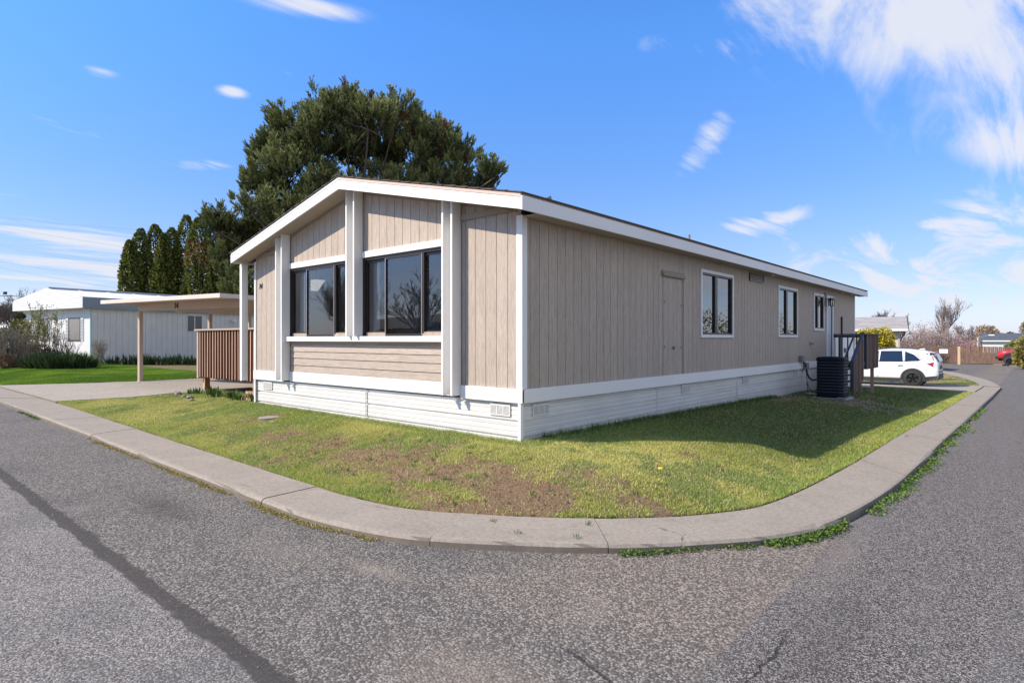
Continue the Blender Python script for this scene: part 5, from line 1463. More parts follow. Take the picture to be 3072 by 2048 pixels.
for k in range(12):
    t0, t1 = k / 12, (k + 1) / 12
    m = MB(); xs_ = rx - 17
    m.hexa([(xs_, y3 + 3.6 * t0 - .02, ez + (pz + .1 - ez) * t0 + .003), (rx + .01, y3 + 3.6 * t0 - .02, ez + (pz + .1 - ez) * t0 + .003), (rx + .01, y3 + 3.6 * t1, ez + (pz + .1 - ez) * t1 + .002), (xs_, y3 + 3.6 * t1, ez + (pz + .1 - ez) * t1 + .002)],
           [(xs_, y3 + 3.6 * t0 - .02, ez + (pz + .1 - ez) * t0 + .03), (rx + .01, y3 + 3.6 * t0 - .02, ez + (pz + .1 - ez) * t0 + .03), (rx + .01, y3 + 3.6 * t1, ez + (pz + .1 - ez) * t1 + .008), (xs_, y3 + 3.6 * t1, ez + (pz + .1 - ez) * t1 + .008)])
    m.build('shingle_course', M['shingle_grey'], hr)
m = MB(); m.box(rx - 17, rx + .02, y3 - .06, y3 - .025, ez - .17, ez + .0); m.build('fascia', M['trim_h'], hr)
m = MB(); m.bar((rx + .05, y3 - .03, ez - .05), (rx + .05, y3 + 3.6, pz + .06), .04, .2); m.build('rake_board', simple('dark olive rake', (.09, .09, .05), .7, .1), hr)
# boards of the far fence (a few pixels each, joined), posts and sign
fe = empty('board_fence', (-5.5, 76, float(zr(76))), 0, 'long brown vertical board fence across the street bend', 'fence')
M['fence_wood'] = wood('brown fence boards', (.07, .038, .026), (.26, .155, .105), tint=.3, fine=9, bmp=.1)
F0 = np.array([-16.0, 77.6]); F1 = np.array([9.0, 73.6]); fd = (F1 - F0) / np.hypot(*(F1 - F0))
fo_ = (-5.5, 76, float(zr(76)))
nB = 160
L_ = np.hypot(*(F1 - F0))
groups = [MB(fo_) for _ in range(10)]
for k in range(nB):
    s = k * L_ / nB; p = F0 + fd * s; q = F0 + fd * (s + L_ / nB - .018); nrm = np.array([-fd[1], fd[0]]) * .02
    z = float(zr(p[1])) + .02; h_ = 1.83 + rnd.uniform(-.03, .03)
    dd = nrm * (k % 2) * 1.2
    groups[k * 10 // nB].hexa([(*(p + dd), z), (*(q + dd), z), (*(q + nrm + dd), z), (*(p + nrm + dd), z)], [(*(p + dd), z + h_), (*(q + dd), z + h_), (*(q + nrm + dd), z + h_), (*(p + nrm + dd), z + h_)])
for g_ in groups: g_.build('fence_panel', M['fence_wood'], fe, kind='stuff')
M['new_wood'] = simple('pale new board', (.55, .38, .24), .7, .1, 4)
pp = at(2877, 1080, 61.8); m = MB(fo_); zf = float(zr(pp[1])); m.box(pp[0] - .11, pp[0] + .11, pp[1] - .12, pp[1] - .06, zf, zf + 1.85); m.build('new_board', M['new_wood'], fe, label='pale new board in the brown fence')
for k in range(11):
    s = L_ * k / 10.5; p = F0 + fd * s; m = MB(fo_); z = float(zr(p[1])); m.box(p[0] - .05, p[0] + .05, p[1] + .1, p[1] + .2, z, z + 1.9); m.build('post', M['fence_wood'], fe)
sp_ = at(2831, 1053, 62.0)
M['sign_blue'] = simple('faded blue sign print', (.35, .45, .55), .6, .05)
sg = empty('sign', tuple(sp_), 0, 'small white rectangular sign fixed on the brown board fence', 'sign')
m = MB(); m.box(-.36, .36, -.16, -.14, -.21, .21); sgb = m.build('board', M['white_plastic'], sg)
m = MB(); m.box(-.28, .28, -.166, -.161, -.03, .03); m.build('lettering', M['sign_blue'], sg)
# dark roofed building far right
fb = at(3020, 1030, 120)
b4 = empty('grey_roofed_building', (float(fb[0]), float(fb[1]), -1.0), 0, 'distant white building with dark grey roof beyond the fence on the right', 'building')
m = MB(); m.box(-3.8, 9, 0, 8, 0, 2.5); m.build('wall', M['white_sid'], b4)
m = MB(); m.prism([(-.5, 2.1), (4.5, 4.0), (9, 2.1)], -4.4, 9.5, 'x'); m.build('roof', simple('dark grey roof', (.07, .08, .10), .9, .1, .5), b4)
# utility poles and wires
def pole(px, D, ztop, label, arms=True, r=.13, name='utility_pole'):
    p = at(px, 1000, D); zg = min(float(zr(p[1])), .2) - .3
    r0 = empty(name, (float(p[0]), float(p[1]), zg), 0, label, 'utility pole')
    m = MB(); m.tube([(0, 0, 0), (0, 0, ztop - zg)], [r, r * .7], 8); m.build('pole', M['bark'], r0)
    if arms:
        m = MB(); m.box(-1.1, 1.1, -.05, .05, ztop - zg - .7, ztop - zg - .58); m.build('cross_arm', M['bark'], r0)
        for x in (-1.0, -.5, .5, 1.0):
            m = MB(); m.lathe([(.03, 0), (.05, .08), (.02, .16)], (x, 0, ztop - zg - .58), 'z', 8); m.build('insulator', M['grey_plastic'], r0)
    return r0
def plain_pole(px, py, D, label):
    p = at(px, py, D); zg = float(zr(min(p[1], 148)))
    r0 = empty('street_light', (float(p[0]), float(p[1]), zg), 0, label, 'street light')
    h = float(p[2]) - zg
    m = MB(); m.tube([(0, 0, 0), (0, 0, h)], [.22, .15], 8); m.build('pole', simple('weathered grey pole', (.40, .41, .40), .8, .05), r0)
    m = MB(); m.tube([(0, 0, h - .1), (1.6, 0, h + .5)], .05, 6); m.build('arm', M['grey_plastic'], r0)
    m = MB(); m.hexa([(1.5, -.2, h + .42), (2.4, -.2, h + .42), (2.4, .2, h + .42), (1.5, .2, h + .42)], [(1.6, -.12, h + .56), (2.3, -.12, h + .56), (2.3, .12, h + .56), (1.6, .12, h + .56)]); m.build('lamp_head', M['white_plastic'], r0)
plain_pole(2934, 1013, 110, 'grey street light pole with lamp arm above the fence, left one')
plain_pole(3050, 1018, 118, 'grey street light pole behind the dark roof, right one')
M['wire'] = simple('overhead wire', (.20, .22, .25), .7, .05)
def wire(a, b, sag, r, label):
    A = at(*a); B = at(*b); pts = []
    for k in range(25):
        t = k / 24; p = A * (1 - t) + B * t; p[2] -= sag * 4 * t * (1 - t); pts.append(tuple(p))
    m = MB(); m.tube(pts, r, 4, False)
    tag(m.build('power_line', M['wire']), label, 'power line', 'overhead wires at the left')
for a, b, lab in (((-300, 615, 95), (700, 705, 85), 'highest thin wire crossing the sky left of the trees'), ((-300, 620, 95), (640, 775, 85), 'second wire from the top in the left sky'),
                  ((-300, 672, 95), (640, 828, 85), 'upper wire of the close pair in the left sky'), ((-300, 676, 95), (640, 838, 85), 'lower wire of the close pair in the left sky'),
                  ((-300, 733, 95), (640, 865, 85), 'second lowest wire in the left sky'), ((-300, 740, 95), (640, 905, 85), 'lowest wire in the left sky, just above the white roof')):
    wire(a, b, .6, .012, lab)
wire((-200, 868, 42), (112, 888, 42), .15, .03, 'thick black service cable running to the white home roof')
m = MB(); p = at(15, 879, 42); m.box(p[0] - .25, p[0] + .25, p[1] - .08, p[1] + .08, p[2] - .09, p[2] + .09); tag(m.build('cable_box', M['black']), 'small black splice box hanging on the service cable at the left edge', 'box')
# ------------------------------------------------------------------ vegetation
def unit(v): return v / np.maximum(np.linalg.norm(v, axis=-1, keepdims=True), 1e-9)
def blades(base, d, w, col, rgx=rng, taper=True):
    """one triangle per blade: base (n,3), d = direction*length (n,3), w (n,), col (n,3)"""
    n = len(base)
    a = rgx.uniform(0, 2 * np.pi, n)
    r = np.stack([np.cos(a), np.sin(a), np.zeros(n)], 1)
    s = unit(np.cross(unit(d), r)) * (w / 2)[:, None]
    V = np.stack([base - s, base + s, base + d], 1).reshape(-1, 3)
    F = np.arange(3 * n).reshape(-1, 3)
    C = np.repeat(col, 3, axis=0)
    return V, F, C
def leafquads(base, d, w, col, rgx=rng, bend=0.0):
    """diamond leaf: two triangles as one quad"""
    n = len(base); a = rgx.uniform(0, 2 * np.pi, n)
    r = np.stack([np.cos(a), np.sin(a), rgx.uniform(-.5, .5, n)], 1)
    s = unit(np.cross(unit(d), r)) * (w / 2)[:, None]
    mid = base + d * .45
    V = np.stack([base, mid + s, base + d, mid - s], 1).reshape(-1, 3)
    return V, np.arange(4 * n).reshape(-1, 4), np.repeat(col, 4, axis=0)
def merge(parts):
    V = []; F = []; C = []; o_ = 0
    for v, f, c in parts:
        V.append(v); F.append(f + o_); C.append(c); o_ += len(v)
    return np.concatenate(V), np.concatenate(F), np.concatenate(C)
def tinted(c0, c1, t): return np.array(c0) * (1 - t[:, None]) + np.array(c1) * t[:, None]
def segs_mesh(segs, name, mat, parent, sides=4, off=(0, 0, 0)):
    """segs: (p, q, r0, r1) rows"""
    A = np.array([s[0] for s in segs]) - off; B = np.array([s[1] for s in segs]) - off
    r0 = np.array([s[2] for s in segs]); r1 = np.array([s[3] for s in segs])
    d = unit(B - A); ref = np.where(np.abs(d[:, 2:3]) < .9, np.array([[0, 0, 1.]]), np.array([[1., 0, 0]]))
    u = unit(np.cross(d, ref)); v = np.cross(d, u)
    rings = []
    for P, r in ((A, r0), (B, r1)):
        for k in range(sides):
            t = 2 * np.pi * k / sides
            rings.append(P + (u * math.cos(t) + v * math.sin(t)) * r[:, None])
    V = np.stack(rings, 1).reshape(-1, 3); n = len(segs); b = np.arange(n)[:, None] * 2 * sides
    F = np.concatenate([np.stack([b[:, 0] + k, b[:, 0] + (k + 1) % sides, b[:, 0] + sides + (k + 1) % sides, b[:, 0] + sides + k], 1) for k in range(sides)])
    return np_mesh(name, V, F, mat, parent)
def grow(p, d, L, r, depth, segs, rr, spread=.5, up=.15, kids=(3, 4), shrink=.68, wob=.18, tips=None):
    """recursive limb"""
    n = 3; q = np.array(p, float); d = np.array(d, float)
    pts = [q.copy()]
    for i in range(n):
        d = d + np.array([rr.gauss(0, wob), rr.gauss(0, wob), rr.gauss(0, wob) * .6 + up * .3]); d = d / np.linalg.norm(d)
        q2 = q + d * L / n
        segs.append((q.copy(), q2.copy(), r * (1 - .35 * i / n), r * (1 - .35 * (i + 1) / n)))
        q = q2; pts.append(q.copy())
    if depth <= 0:
        if tips is not None: tips.append(q.copy())
        return
    for k in range(rr.randint(*kids)):
        a = rr.uniform(0, 2 * math.pi); s = rr.uniform(.35, 1.0) * spread * 1.3
        ref = np.array([math.cos(a), math.sin(a), 0.0]); side = ref - d * float(ref @ d); side /= max(np.linalg.norm(side), 1e-6)
        nd_ = d + side * s * 1.2 + np.array([0, 0, up]); nd_ /= np.linalg.norm(nd_)
        st = pts[rr.choice([1, 2, 3, 3])]
        grow(st, nd_, L * shrink * rr.uniform(.8, 1.15), r * .58, depth - 1, segs, rr, spread, up, kids, shrink, wob, tips)
def bare_tree(loc, h, label, seed, r=.16, depth=5, trunk=.22, spread=.45, mat='twig', group=None, name='bare_tree', kids=(3, 4), budcol=None, cat='tree', minr=.012):
    rr = random.Random(seed); root = empty(name, tuple(loc), 0, label, cat, group)
    segs = []; tips = []
    L = h * (1 - trunk) * .36
    segs.append((np.zeros(3), np.array([0, 0, h * trunk]), r, r * .85))
    for k in range(rr.randint(4, 5)):
        a = 2 * math.pi * k / 4.5 + rr.uniform(-.4, .4); s = rr.uniform(.2, .75) * spread * 1.6
        grow(np.array([0, 0, h * trunk * rr.uniform(.75, 1)]), np.array([math.cos(a) * s, math.sin(a) * s, 1.0]) / math.hypot(1, s), L, r * .6, depth - 1, segs, rr, spread, .22, kids, .70, .14, tips)
    top = max(s[1][2] for s in segs); f = h / top
    segs = [(s[0] * f, s[1] * f, max(s[2], minr), max(s[3], minr * .8)) for s in segs]
    segs_mesh([s for s in segs if s[2] > .045], 'trunk', M[mat], root, 6)
    segs_mesh([s for s in segs if s[2] <= .045], 'twigs', M[mat], root, 3)
    if budcol is not None:
        T = np.array(tips) * f; k = 5; B = np.repeat(T, k, 0) + rng.normal(0, .12, (len(T) * k, 3))
        V, F, C = leafquads(B, rng.normal(0, .07, B.shape), np.full(len(B), .07), tinted(budcol[0], budcol[1], rng.random(len(B))))
        np_mesh('buds', V, F, M['leaf'], root, C)
    return root

# ---- the big pine behind the house
DP = 31.0
pb = at(1075, 1000, DP + 1.0)
pine = empty('pine_tree', (float(pb[0]), float(pb[1]), .2), 0, 'tall broad dark green pine towering behind the roof of the beige house', 'tree')
LOBES = [(1040, 345, 78), (975, 340, 58), (1010, 305, 40), (1105, 350, 58), (1180, 345, 58), (1225, 345, 40), (1290, 395, 55), (1335, 440, 62), (1385, 450, 32), (890, 375, 62), (858, 430, 72), (812, 455, 52), (1000, 430, 105), (1110, 450, 105), (1235, 455, 100), (1340, 505, 70),
         (905, 500, 100), (800, 540, 55), (1462, 525, 26), (1478, 500, 20), (1432, 555, 30), (775, 545, 34), (850, 600, 80), (1020, 575, 100), (1170, 560, 90), (1300, 560, 75), (1395, 545, 35), (695, 675, 52), (735, 720, 70), (800, 680, 70), (690, 745, 48), (722, 800, 62), (775, 830, 60), (735, 880, 60), (770, 620, 42), (660, 660, 28), (900, 660, 90), (830, 740, 70)]
rp = random.Random(3)
off = np.array([pb[0], pb[1], .2])
crown = []; limbs = []
for px, py, rad in LOBES:
    dD = rp.uniform(-2.4, 2.4)
    c = at(px, py + 38, DP + dD); R_ = rad * DP / FPX
    nf = int(9 + 21 * R_ ** 2); lob_t = rp.uniform(.0, .9)
    for q_ in range(nf):
        # one upright plume of shoots, wide below and tapering to its tip
        u = unit(rng.normal(size=3)); u[2] = abs(u[2]) * .9 - .25; u = unit(u)
        rr_ = rng.uniform(.35, 1.0) ** .5
        base_ = c + u * R_ * rr_ * np.array([.95, .95, .8])
        ax0 = unit(u * np.array([.45, .45, 0]) + np.array([0, 0, 1.0]) + rng.normal(0, .10, 3)); Lf = rng.uniform(.55, 1.25) * (.7 + .3 * rr_)
        ns = int(10 + 12 * Lf); ft = np.clip(lob_t * .5 + rng.normal(.2, .22), 0, 1)
        sp = rng.random(ns) ** .8
        r2 = unit(rng.normal(size=(ns, 3)) * np.array([1, 1, .2]))
        P = base_ + ax0 * (sp * Lf)[:, None] + r2 * (.30 * (1.05 - sp) * rng.uniform(.4, 1.1, ns))[:, None]
        ax = unit(ax0 + r2 * .45 + rng.normal(0, .12, (ns, 3))); ln = rng.uniform(.22, .42, ns)
        K = 26
        t = rng.random((ns, K)); ang = rng.uniform(0, 2 * np.pi, (ns, K))
        ref = unit(np.cross(ax, np.array([1.0, .3, 0.1]))); ref2 = np.cross(ax, ref)
        rad_v = ref[:, None, :] * np.cos(ang)[..., None] + ref2[:, None, :] * np.sin(ang)[..., None]
        bs = P[:, None, :] + ax[:, None, :] * (t * ln[:, None])[..., None]
        dirn = rad_v * (.085 * (1.1 - .5 * t))[..., None] + ax[:, None, :] * .12
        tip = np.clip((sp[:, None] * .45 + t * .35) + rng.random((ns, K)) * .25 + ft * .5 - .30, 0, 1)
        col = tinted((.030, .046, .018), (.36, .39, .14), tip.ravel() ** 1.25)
        if rng.random() < .03: col = tinted((.09, .05, .025), (.22, .13, .06), rng.random(ns * K))
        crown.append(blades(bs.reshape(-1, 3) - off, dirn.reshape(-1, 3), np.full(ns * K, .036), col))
    s0 = np.array([pb[0], pb[1], .2 + min(max(2.5, (c[2] - .2) * .55), 9.5)]) + rng.normal(0, .15, 3)
    mid = s0 * .5 + c * .5 + np.array([0, 0, -.35]) + rng.normal(0, .25, 3)
    limbs += [(s0, mid, .10, .07), (mid, c, .07, .035)]
    for k in range(5):
        q = c + unit(rng.normal(size=3) + np.array([0, 0, .5])) * R_ * .8; limbs.append((c, q, .03, .015))
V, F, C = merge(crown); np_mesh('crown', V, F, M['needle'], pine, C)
limbs += [(np.array([pb[0], pb[1], .0]), np.array([pb[0] + .1, pb[1], 6.0]), .42, .28), (np.array([pb[0] + .1, pb[1], 6.0]), np.array([pb[0], pb[1] + .2, 12.2]), .28, .08)]
segs_mesh(limbs, 'trunk', M['bark'], pine, 6, off)

# ---- row of columnar arborvitae
def arbor(px, ytop, hw, D, seed, label, brown=None, tone=0.0):
    p = at(px, ytop, D); zg = .1; h = float(p[2]) - zg; W_ = hw * D / FPX
    root = empty('arborvitae', (float(p[0]), float(p[1]), zg), 0, label, 'tree', 'row of columnar arborvitae')
    r_ = np.random.default_rng(seed); n = 8200
    z = r_.random(n) ** .85; z = 1 - z * .93; ang = r_.uniform(0, 2 * np.pi, n)
    # rounded top, wandering outline with vertical ribs
    prof = W_ * np.minimum(1, np.clip((1 - z) * 3.2, 0, 1) ** .62) * (1 + .12 * (1 - z)) + .05
    rib = 1 + .22 * np.sin(ang * 5 + z * 9 + seed) * .6 + .30 * (vnoise(ang * 1.6 + seed, z * h * .9) - .5)
    sh = r_.uniform(.72, 1.04, n)
    R_ = prof * rib * sh
    P = np.stack([np.cos(ang) * R_, np.sin(ang) * R_, z * h], 1)
    out = np.stack([np.cos(ang), np.sin(ang), np.full(n, 1.1)], 1)
    d = unit(out + r_.normal(0, .35, (n, 3))) * r_.uniform(.16, .30, n)[:, None]
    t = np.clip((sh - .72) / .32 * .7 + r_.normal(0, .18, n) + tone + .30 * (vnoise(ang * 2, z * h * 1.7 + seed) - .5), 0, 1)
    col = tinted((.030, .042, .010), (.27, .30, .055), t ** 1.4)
    if brown:
        q = np.exp(-((z - brown[0]) / brown[1]) ** 2) * (r_.random(n) < brown[2]); m_ = q > .35
        col[m_] = tinted((.22, .09, .04), (.35, .14, .07), r_.random(m_.sum()))
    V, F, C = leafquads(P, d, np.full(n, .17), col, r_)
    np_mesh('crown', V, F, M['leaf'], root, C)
    m = MB(); m.tube([(0, 0, 0), (0, 0, h * .8)], [.18, .05], 6); m.build('trunk', M['bark'], root)
for i, (px, yt, hw, br, tone, lb) in enumerate([
        (392, 722, 27, None, -.1, 'short arborvitae at the left end of the row, lower than its neighbours'), (423, 688, 31, None, .0, 'second arborvitae from the left, pointed top just above the short one'),
        (466, 676, 35, None, .0, 'third arborvitae from the left with a dark rounded tip'), (492, 702, 26, None, -.1, 'low arborvitae filling the notch right of the third one'),
        (516, 686, 29, None, .05, 'arborvitae with dark round tip left of the tallest one'), (560, 648, 35, None, .15, 'tallest arborvitae of the row with yellowish flank'),
        (598, 655, 37, (.74, .09, .30), .0, 'broad arborvitae right of the tallest with reddish brown dead patch'), (637, 684, 32, None, -.25, 'dark arborvitae at the right end of the row beside the pine'), (668, 715, 34, None, -.25, 'arborvitae partly hidden behind the lower left limb of the pine')]):
    arbor(px, yt, hw, 60 + (i % 3) * 1.1, 40 + i, lb, br, tone)

# ---- bare trees and brush on the far right
def on_ground(px, D):
    p = at(px, 1017, D); return np.array([p[0], p[1], float(zr(p[1]))])
g0 = on_ground(2838, 92); bare_tree(g0, (1017 - 884) * 92 / FPX + 1.78 - g0[2], 'tall bare leafless tree behind the brown fence, left of the sign', 12, .20, 6, .20, .34, kids=(2, 4), minr=.012)
g0 = on_ground(2895, 98); bare_tree(g0, (1017 - 962) * 98 / FPX + 1.78 - g0[2], 'smaller bare tree to the right of the tall leafless one', 14, .16, 5, .2, .5, minr=.018)
g0 = on_ground(2683, 66); bare_tree(g0, (1017 - 926) * 66 / FPX + 1.78 - g0[2], 'bare treetop showing above the grey roof of the cream house', 17, .14, 6, .3, .5, 'twig_dark', minr=.014)
def brush(px0, px1, ytop, D, n, label, c0, c1, seed, name='bare_shrub', depth=5.0, mat='twig', wl=.022, buds=0):
    r_ = np.random.default_rng(seed)
    a = on_ground(px0, D); b = on_ground(px1, D); root = empty(name, tuple((a + b) / 2), 0, label, 'shrub')
    h = (CYH - ytop) * D / FPX + 1.78 - a[2]
    segs = []; off_ = (a + b) / 2
    buds_p = []
    for k in range(n):
        t = r_.random(); p = a * (1 - t) + b * t + np.array([0, 0, 0]) + FW * r_.uniform(0, depth)
        q = p; d = unit(np.array([r_.normal(0, .22), r_.normal(0, .22), 1.0])); hh = h * r_.uniform(.6, 1.0) * (1 - .25 * abs(2 * t - 1) ** 2) * (.8 + .4 * vnoise(t * 9, seed))
        for s in range(4):
            q2 = q + d * hh / 4; segs.append((q, q2, wl * (1.5 - .3 * s), wl * (1.2 - .3 * s)))
            for j in range(3):
                e = unit(d + r_.normal(0, .55, 3)); q3 = q2 + e * hh * r_.uniform(.08, .2); segs.append((q2, q3, wl * .6, wl * .4)); buds_p.append(q3)
            q = q2; d = unit(d + r_.normal(0, .14, 3))
    segs_mesh(segs, 'stems', M[mat], root, 3, off_)
    if buds:
        B = np.array(buds_p); B = np.repeat(B, buds, 0) + r_.normal(0, .16, (len(B) * buds, 3)) - off_
        V, F, C = leafquads(B, r_.normal(0, .10, B.shape), np.full(len(B), .10), tinted(c0, c1, r_.random(len(B))), r_); np_mesh('buds', V, F, M['leaf'], root, C)
    return root
brush(2722, 2850, 985, 84, 190, 'thicket of brown leafless brush behind the fence next to the cream house', (.26, .17, .14), (.42, .30, .26), 3, buds=2, name='brush_thicket')
brush(2800, 2900, 975, 78, 150, 'pinkish budding brush behind the fence below the tall bare tree', (.34, .22, .18), (.52, .38, .34), 4, buds=2, name='budding_brush')
brush(2860, 2945, 1012, 88, 110, 'pink flowering bush behind the brown fence right of the pale post', (.50, .24, .26), (.66, .40, .42), 5, buds=3, name='flowering_bush')
brush(2880, 2935, 1000, 96, 80, 'reddish brown brush between the small bare tree and the pink bush', (.25, .14, .10), (.42, .26, .20), 6, buds=2, name='brush_thicket')
def blob_bush(name, label, cat, lobes, n, size, c0, c1, seed, droop=0.0, base=None, mat='leaf', thick=.35, jit=.35, stems=True):
    """lobes: (centre xyz, radius)"""
    r_ = np.random.default_rng(seed); cs = np.array([l[0] for l in lobes]); rs = np.array([l[1] for l in lobes])
    b_ = np.array([cs[:, 0].mean(), cs[:, 1].mean(), base if base is not None else cs[:, 2].min() - rs.max()])
    root = empty(name, tuple(b_), 0, label, cat)
    pr = rs ** 2 / (rs ** 2).sum(); k = r_.choice(len(rs), n, p=pr)
    u = unit(r_.normal(size=(n, 3))); sh = 1 - thick * r_.random(n) ** 1.5
    nz = 1 + .35 * (vnoise(u[:, 0] * 3 + k * 3 + seed, u[:, 2] * 3 + u[:, 1] * 2) - .5)
    P = cs[k] + u * (rs[k] * sh * nz)[:, None]; P = P - b_
    keepm = P[:, 2] > .03; P = P[keepm]; u = u[keepm]; sh = sh[keepm]; n = len(P)
    d = unit(u + r_.normal(0, jit, (n, 3)) + np.array([0, 0, -droop])) * (size * r_.uniform(.7, 1.4, n))[:, None]
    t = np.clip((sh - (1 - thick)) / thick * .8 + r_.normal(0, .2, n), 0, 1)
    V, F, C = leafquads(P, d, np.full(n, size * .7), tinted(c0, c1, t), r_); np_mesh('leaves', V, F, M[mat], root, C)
    if stems:
        sg = []
        for i in range(len(cs)):
            sg.append((np.array([0, 0, 0.]) + r_.normal(0, .05, 3) * np.array([1, 1, 0]), cs[i] - b_, .04, .02))
        segs_mesh(sg, 'stems', M['bark'], root, 5)
    return root
def L_(px, py, D, radpx): return (at(px, py, D), radpx * D / FPX)
blob_bush('golden_cypress', 'rounded bright yellow green weeping cypress between the landing and cream house', 'shrub',
          [L_(2645, 1012, 36, 32), L_(2660, 1040, 36, 24), L_(2640, 1050, 36.3, 30), L_(2603, 1012, 36.5, 28), L_(2590, 1035, 36.4, 26), L_(2625, 1030, 36.2, 30), L_(2600, 1065, 36.2, 30), L_(2647, 1070, 36.2, 28)], 15000, .085, (.10, .10, .008), (.62, .50, .035), 8, droop=1.3, base=-.6, thick=.4)
blob_bush('evergreen_shrub', 'big olive green shrub at the far right edge in front of the red pickup', 'shrub',
          [L_(3097, 1045, 50, 38), L_(3074, 1062, 50, 26), L_(3066, 1075, 50, 20), L_(3120, 1030, 50, 40), L_(3090, 1080, 49.5, 26), L_(3058, 1084, 50, 12)], 9000, .16, (.06, .06, .015), (.42, .36, .10), 9, droop=.0, base=-.75)
far_col = ((.20, .15, .10), (.34, .27, .19))
def far_tree(px, py, D, rad, label, c0, c1, seed, sq=1.0):
    ls = []; r_ = random.Random(seed)
    for k in range(9): ls.append(L_(px + r_.uniform(-.6, .6) * rad, py + r_.uniform(-.45, .5) * rad * sq, D + r_.uniform(-2, 2), rad * r_.uniform(.4, .6)))
    return blob_bush('distant_tree', label, 'tree', ls, 3800, D * .0042, c0, c1, seed, base=-1.5, thick=.6, jit=.8)
far_tree(2968, 1012, 150, 42, 'rounded tan leafless treetop far behind the fence', (.27, .19, .12), (.44, .34, .24), 21, .7)
far_tree(2932, 1018, 160, 16, 'small dark green distant tree left of the rounded tan one', (.03, .05, .02), (.08, .11, .05), 22)
far_tree(3042, 1016, 160, 18, 'dark green distant tree above the dark grey roof', (.03, .05, .02), (.08, .11, .05), 23)
far_tree(2905, 1024, 170, 14, 'low brownish distant tree above the pink bush', (.18, .12, .09), (.3, .22, .18), 24)
far_tree(3100, 985, 170, 34, 'bare brown distant tree at the right edge of the street', (.2, .16, .12), (.34, .28, .22), 25)
far_tree(2998, 1032, 140, 16, 'brown distant brush just left of the grey roofed building', (.2, .15, .11), (.36, .29, .22), 26)
far_tree(3035, 1036, 100, 12, 'small yellow green distant bush beside the grey roofed building', (.14, .16, .05), (.30, .32, .12), 27)

# ---- planting before the white home on the left
def ogl(px, D): p = at(px, 1017, D); return np.array([p[0], p[1], Hs(p[0], p[1])])
def shrub_stems(px, D, h, n, label, seed, spread=.5, mat='twig', leaves=None, nl=0, ls=.05, name='bare_shrub', r=.016, depth=3):
    rr = random.Random(seed); base = ogl(px, D); root = empty(name, tuple(base), 0, label, 'shrub'); segs = []; tips = []
    for k in range(n):
        a = rr.uniform(0, 2 * math.pi); s = rr.uniform(.1, 1) * spread
        grow(np.array([math.cos(a) * .12, math.sin(a) * .12, 0]), unit(np.array([math.cos(a) * s, math.sin(a) * s, 1.0])), h * .42, r, depth, segs, rr, .34, .3, (2, 3), .68, .1, tips)
    top = max(s[1][2] for s in segs); f = h / top
    segs_mesh([(s[0] * f, s[1] * f, max(s[2], .006), max(s[3], .005)) for s in segs], 'stems', M[mat], root, 3)
    if leaves:
        E_ = np.array([s[1] for s in segs]) * f; E_ = E_[E_[:, 2] > h * .3]; k = rng.integers(0, len(E_), nl)
        B = E_[k] + rng.normal(0, .05, (nl, 3)); V, F, C = leafquads(B, rng.normal(0, ls, (nl, 3)), np.full(nl, ls * .9), tinted(*leaves, rng.random(nl))); np_mesh('leaves', V, F, M['leaf'], root, C)
    return root
blob_bush('leafy_hedge', 'yellow green leafy hedge at the left edge behind the pale bare shrubs', 'hedge', [L_(40, 1020, 34, 42), L_(62, 985, 34, 26), L_(20, 1050, 34, 36), L_(60, 1060, 34, 30)], 6500, .10, (.05, .06, .012), (.20, .19, .045), 31, base=.3)
blob_bush('tall_shrub', 'tall dark green shrub against the left corner of the white home', 'shrub', [L_(63, 950, 37, 9), L_(63, 975, 37, 10), L_(62, 1000, 37, 11), L_(62, 1035, 37, 12)], 3500, .09, (.03, .04, .01), (.10, .11, .03), 32, base=.3)
shrub_stems(18, 29, 2.3, 15, 'pale grey bare shrub at the left edge of the lawn', 51, .55, 'twig', ((.16, .13, .10), (.3, .26, .2)), 700, .03)
shrub_stems(62, 29.5, 2.2, 12, 'arching pale stemmed shrub in front of the yellow green hedge', 52, .8, 'twig', ((.2, .18, .1), (.34, .32, .18)), 300, .03)
shrub_stems(128, 31, 3.3, 9, 'tall open shrub with sparse yellow green leaves before the white gable', 53, .42, 'twig_dark', ((.16, .17, .03), (.36, .36, .10)), 1500, .055, 'leafing_shrub', .022)
shrub_stems(100, 31.5, 2.6, 8, 'slim twiggy shrub beside the tall open leafing one', 56, .4, 'twig', ((.16, .17, .03), (.36, .36, .10)), 500, .045)
shrub_stems(172, 33, 2.3, 13, 'fine twiggy shrub standing before the white end wall near the window', 54, .30, 'twig_dark', ((.2, .16, .14), (.3, .25, .22)), 500, .022)
shrub_stems(208, 33, 1.5, 8, 'low fine twiggy shrub below the shuttered window', 57, .3, 'twig_dark', None)
shrub_stems(295, 33, 1.45, 26, 'clump of dry upright stalks before the white long wall', 55, .16, 'twig', ((.3, .22, .14), (.42, .32, .2)), 500, .03, 'dry_stalks', .009, 2)
blob_bush('red_brown_bush', 'low reddish brown bush behind the sword-leaved plants', 'shrub', [L_(118, 1060, 31, 30), L_(95, 1065, 31, 24), L_(145, 1065, 31, 20)], 5200, .06, (.07, .035, .02), (.24, .15, .08), 33, base=.3)
blob_bush('red_brown_bush', 'low dark reddish bush at the foot of the pale bare shrubs, left edge', 'shrub', [L_(20, 1085, 29, 22), L_(48, 1088, 29, 16), L_(70, 1090, 29, 14)], 3200, .05, (.06, .035, .02), (.22, .13, .07), 34, base=.3)
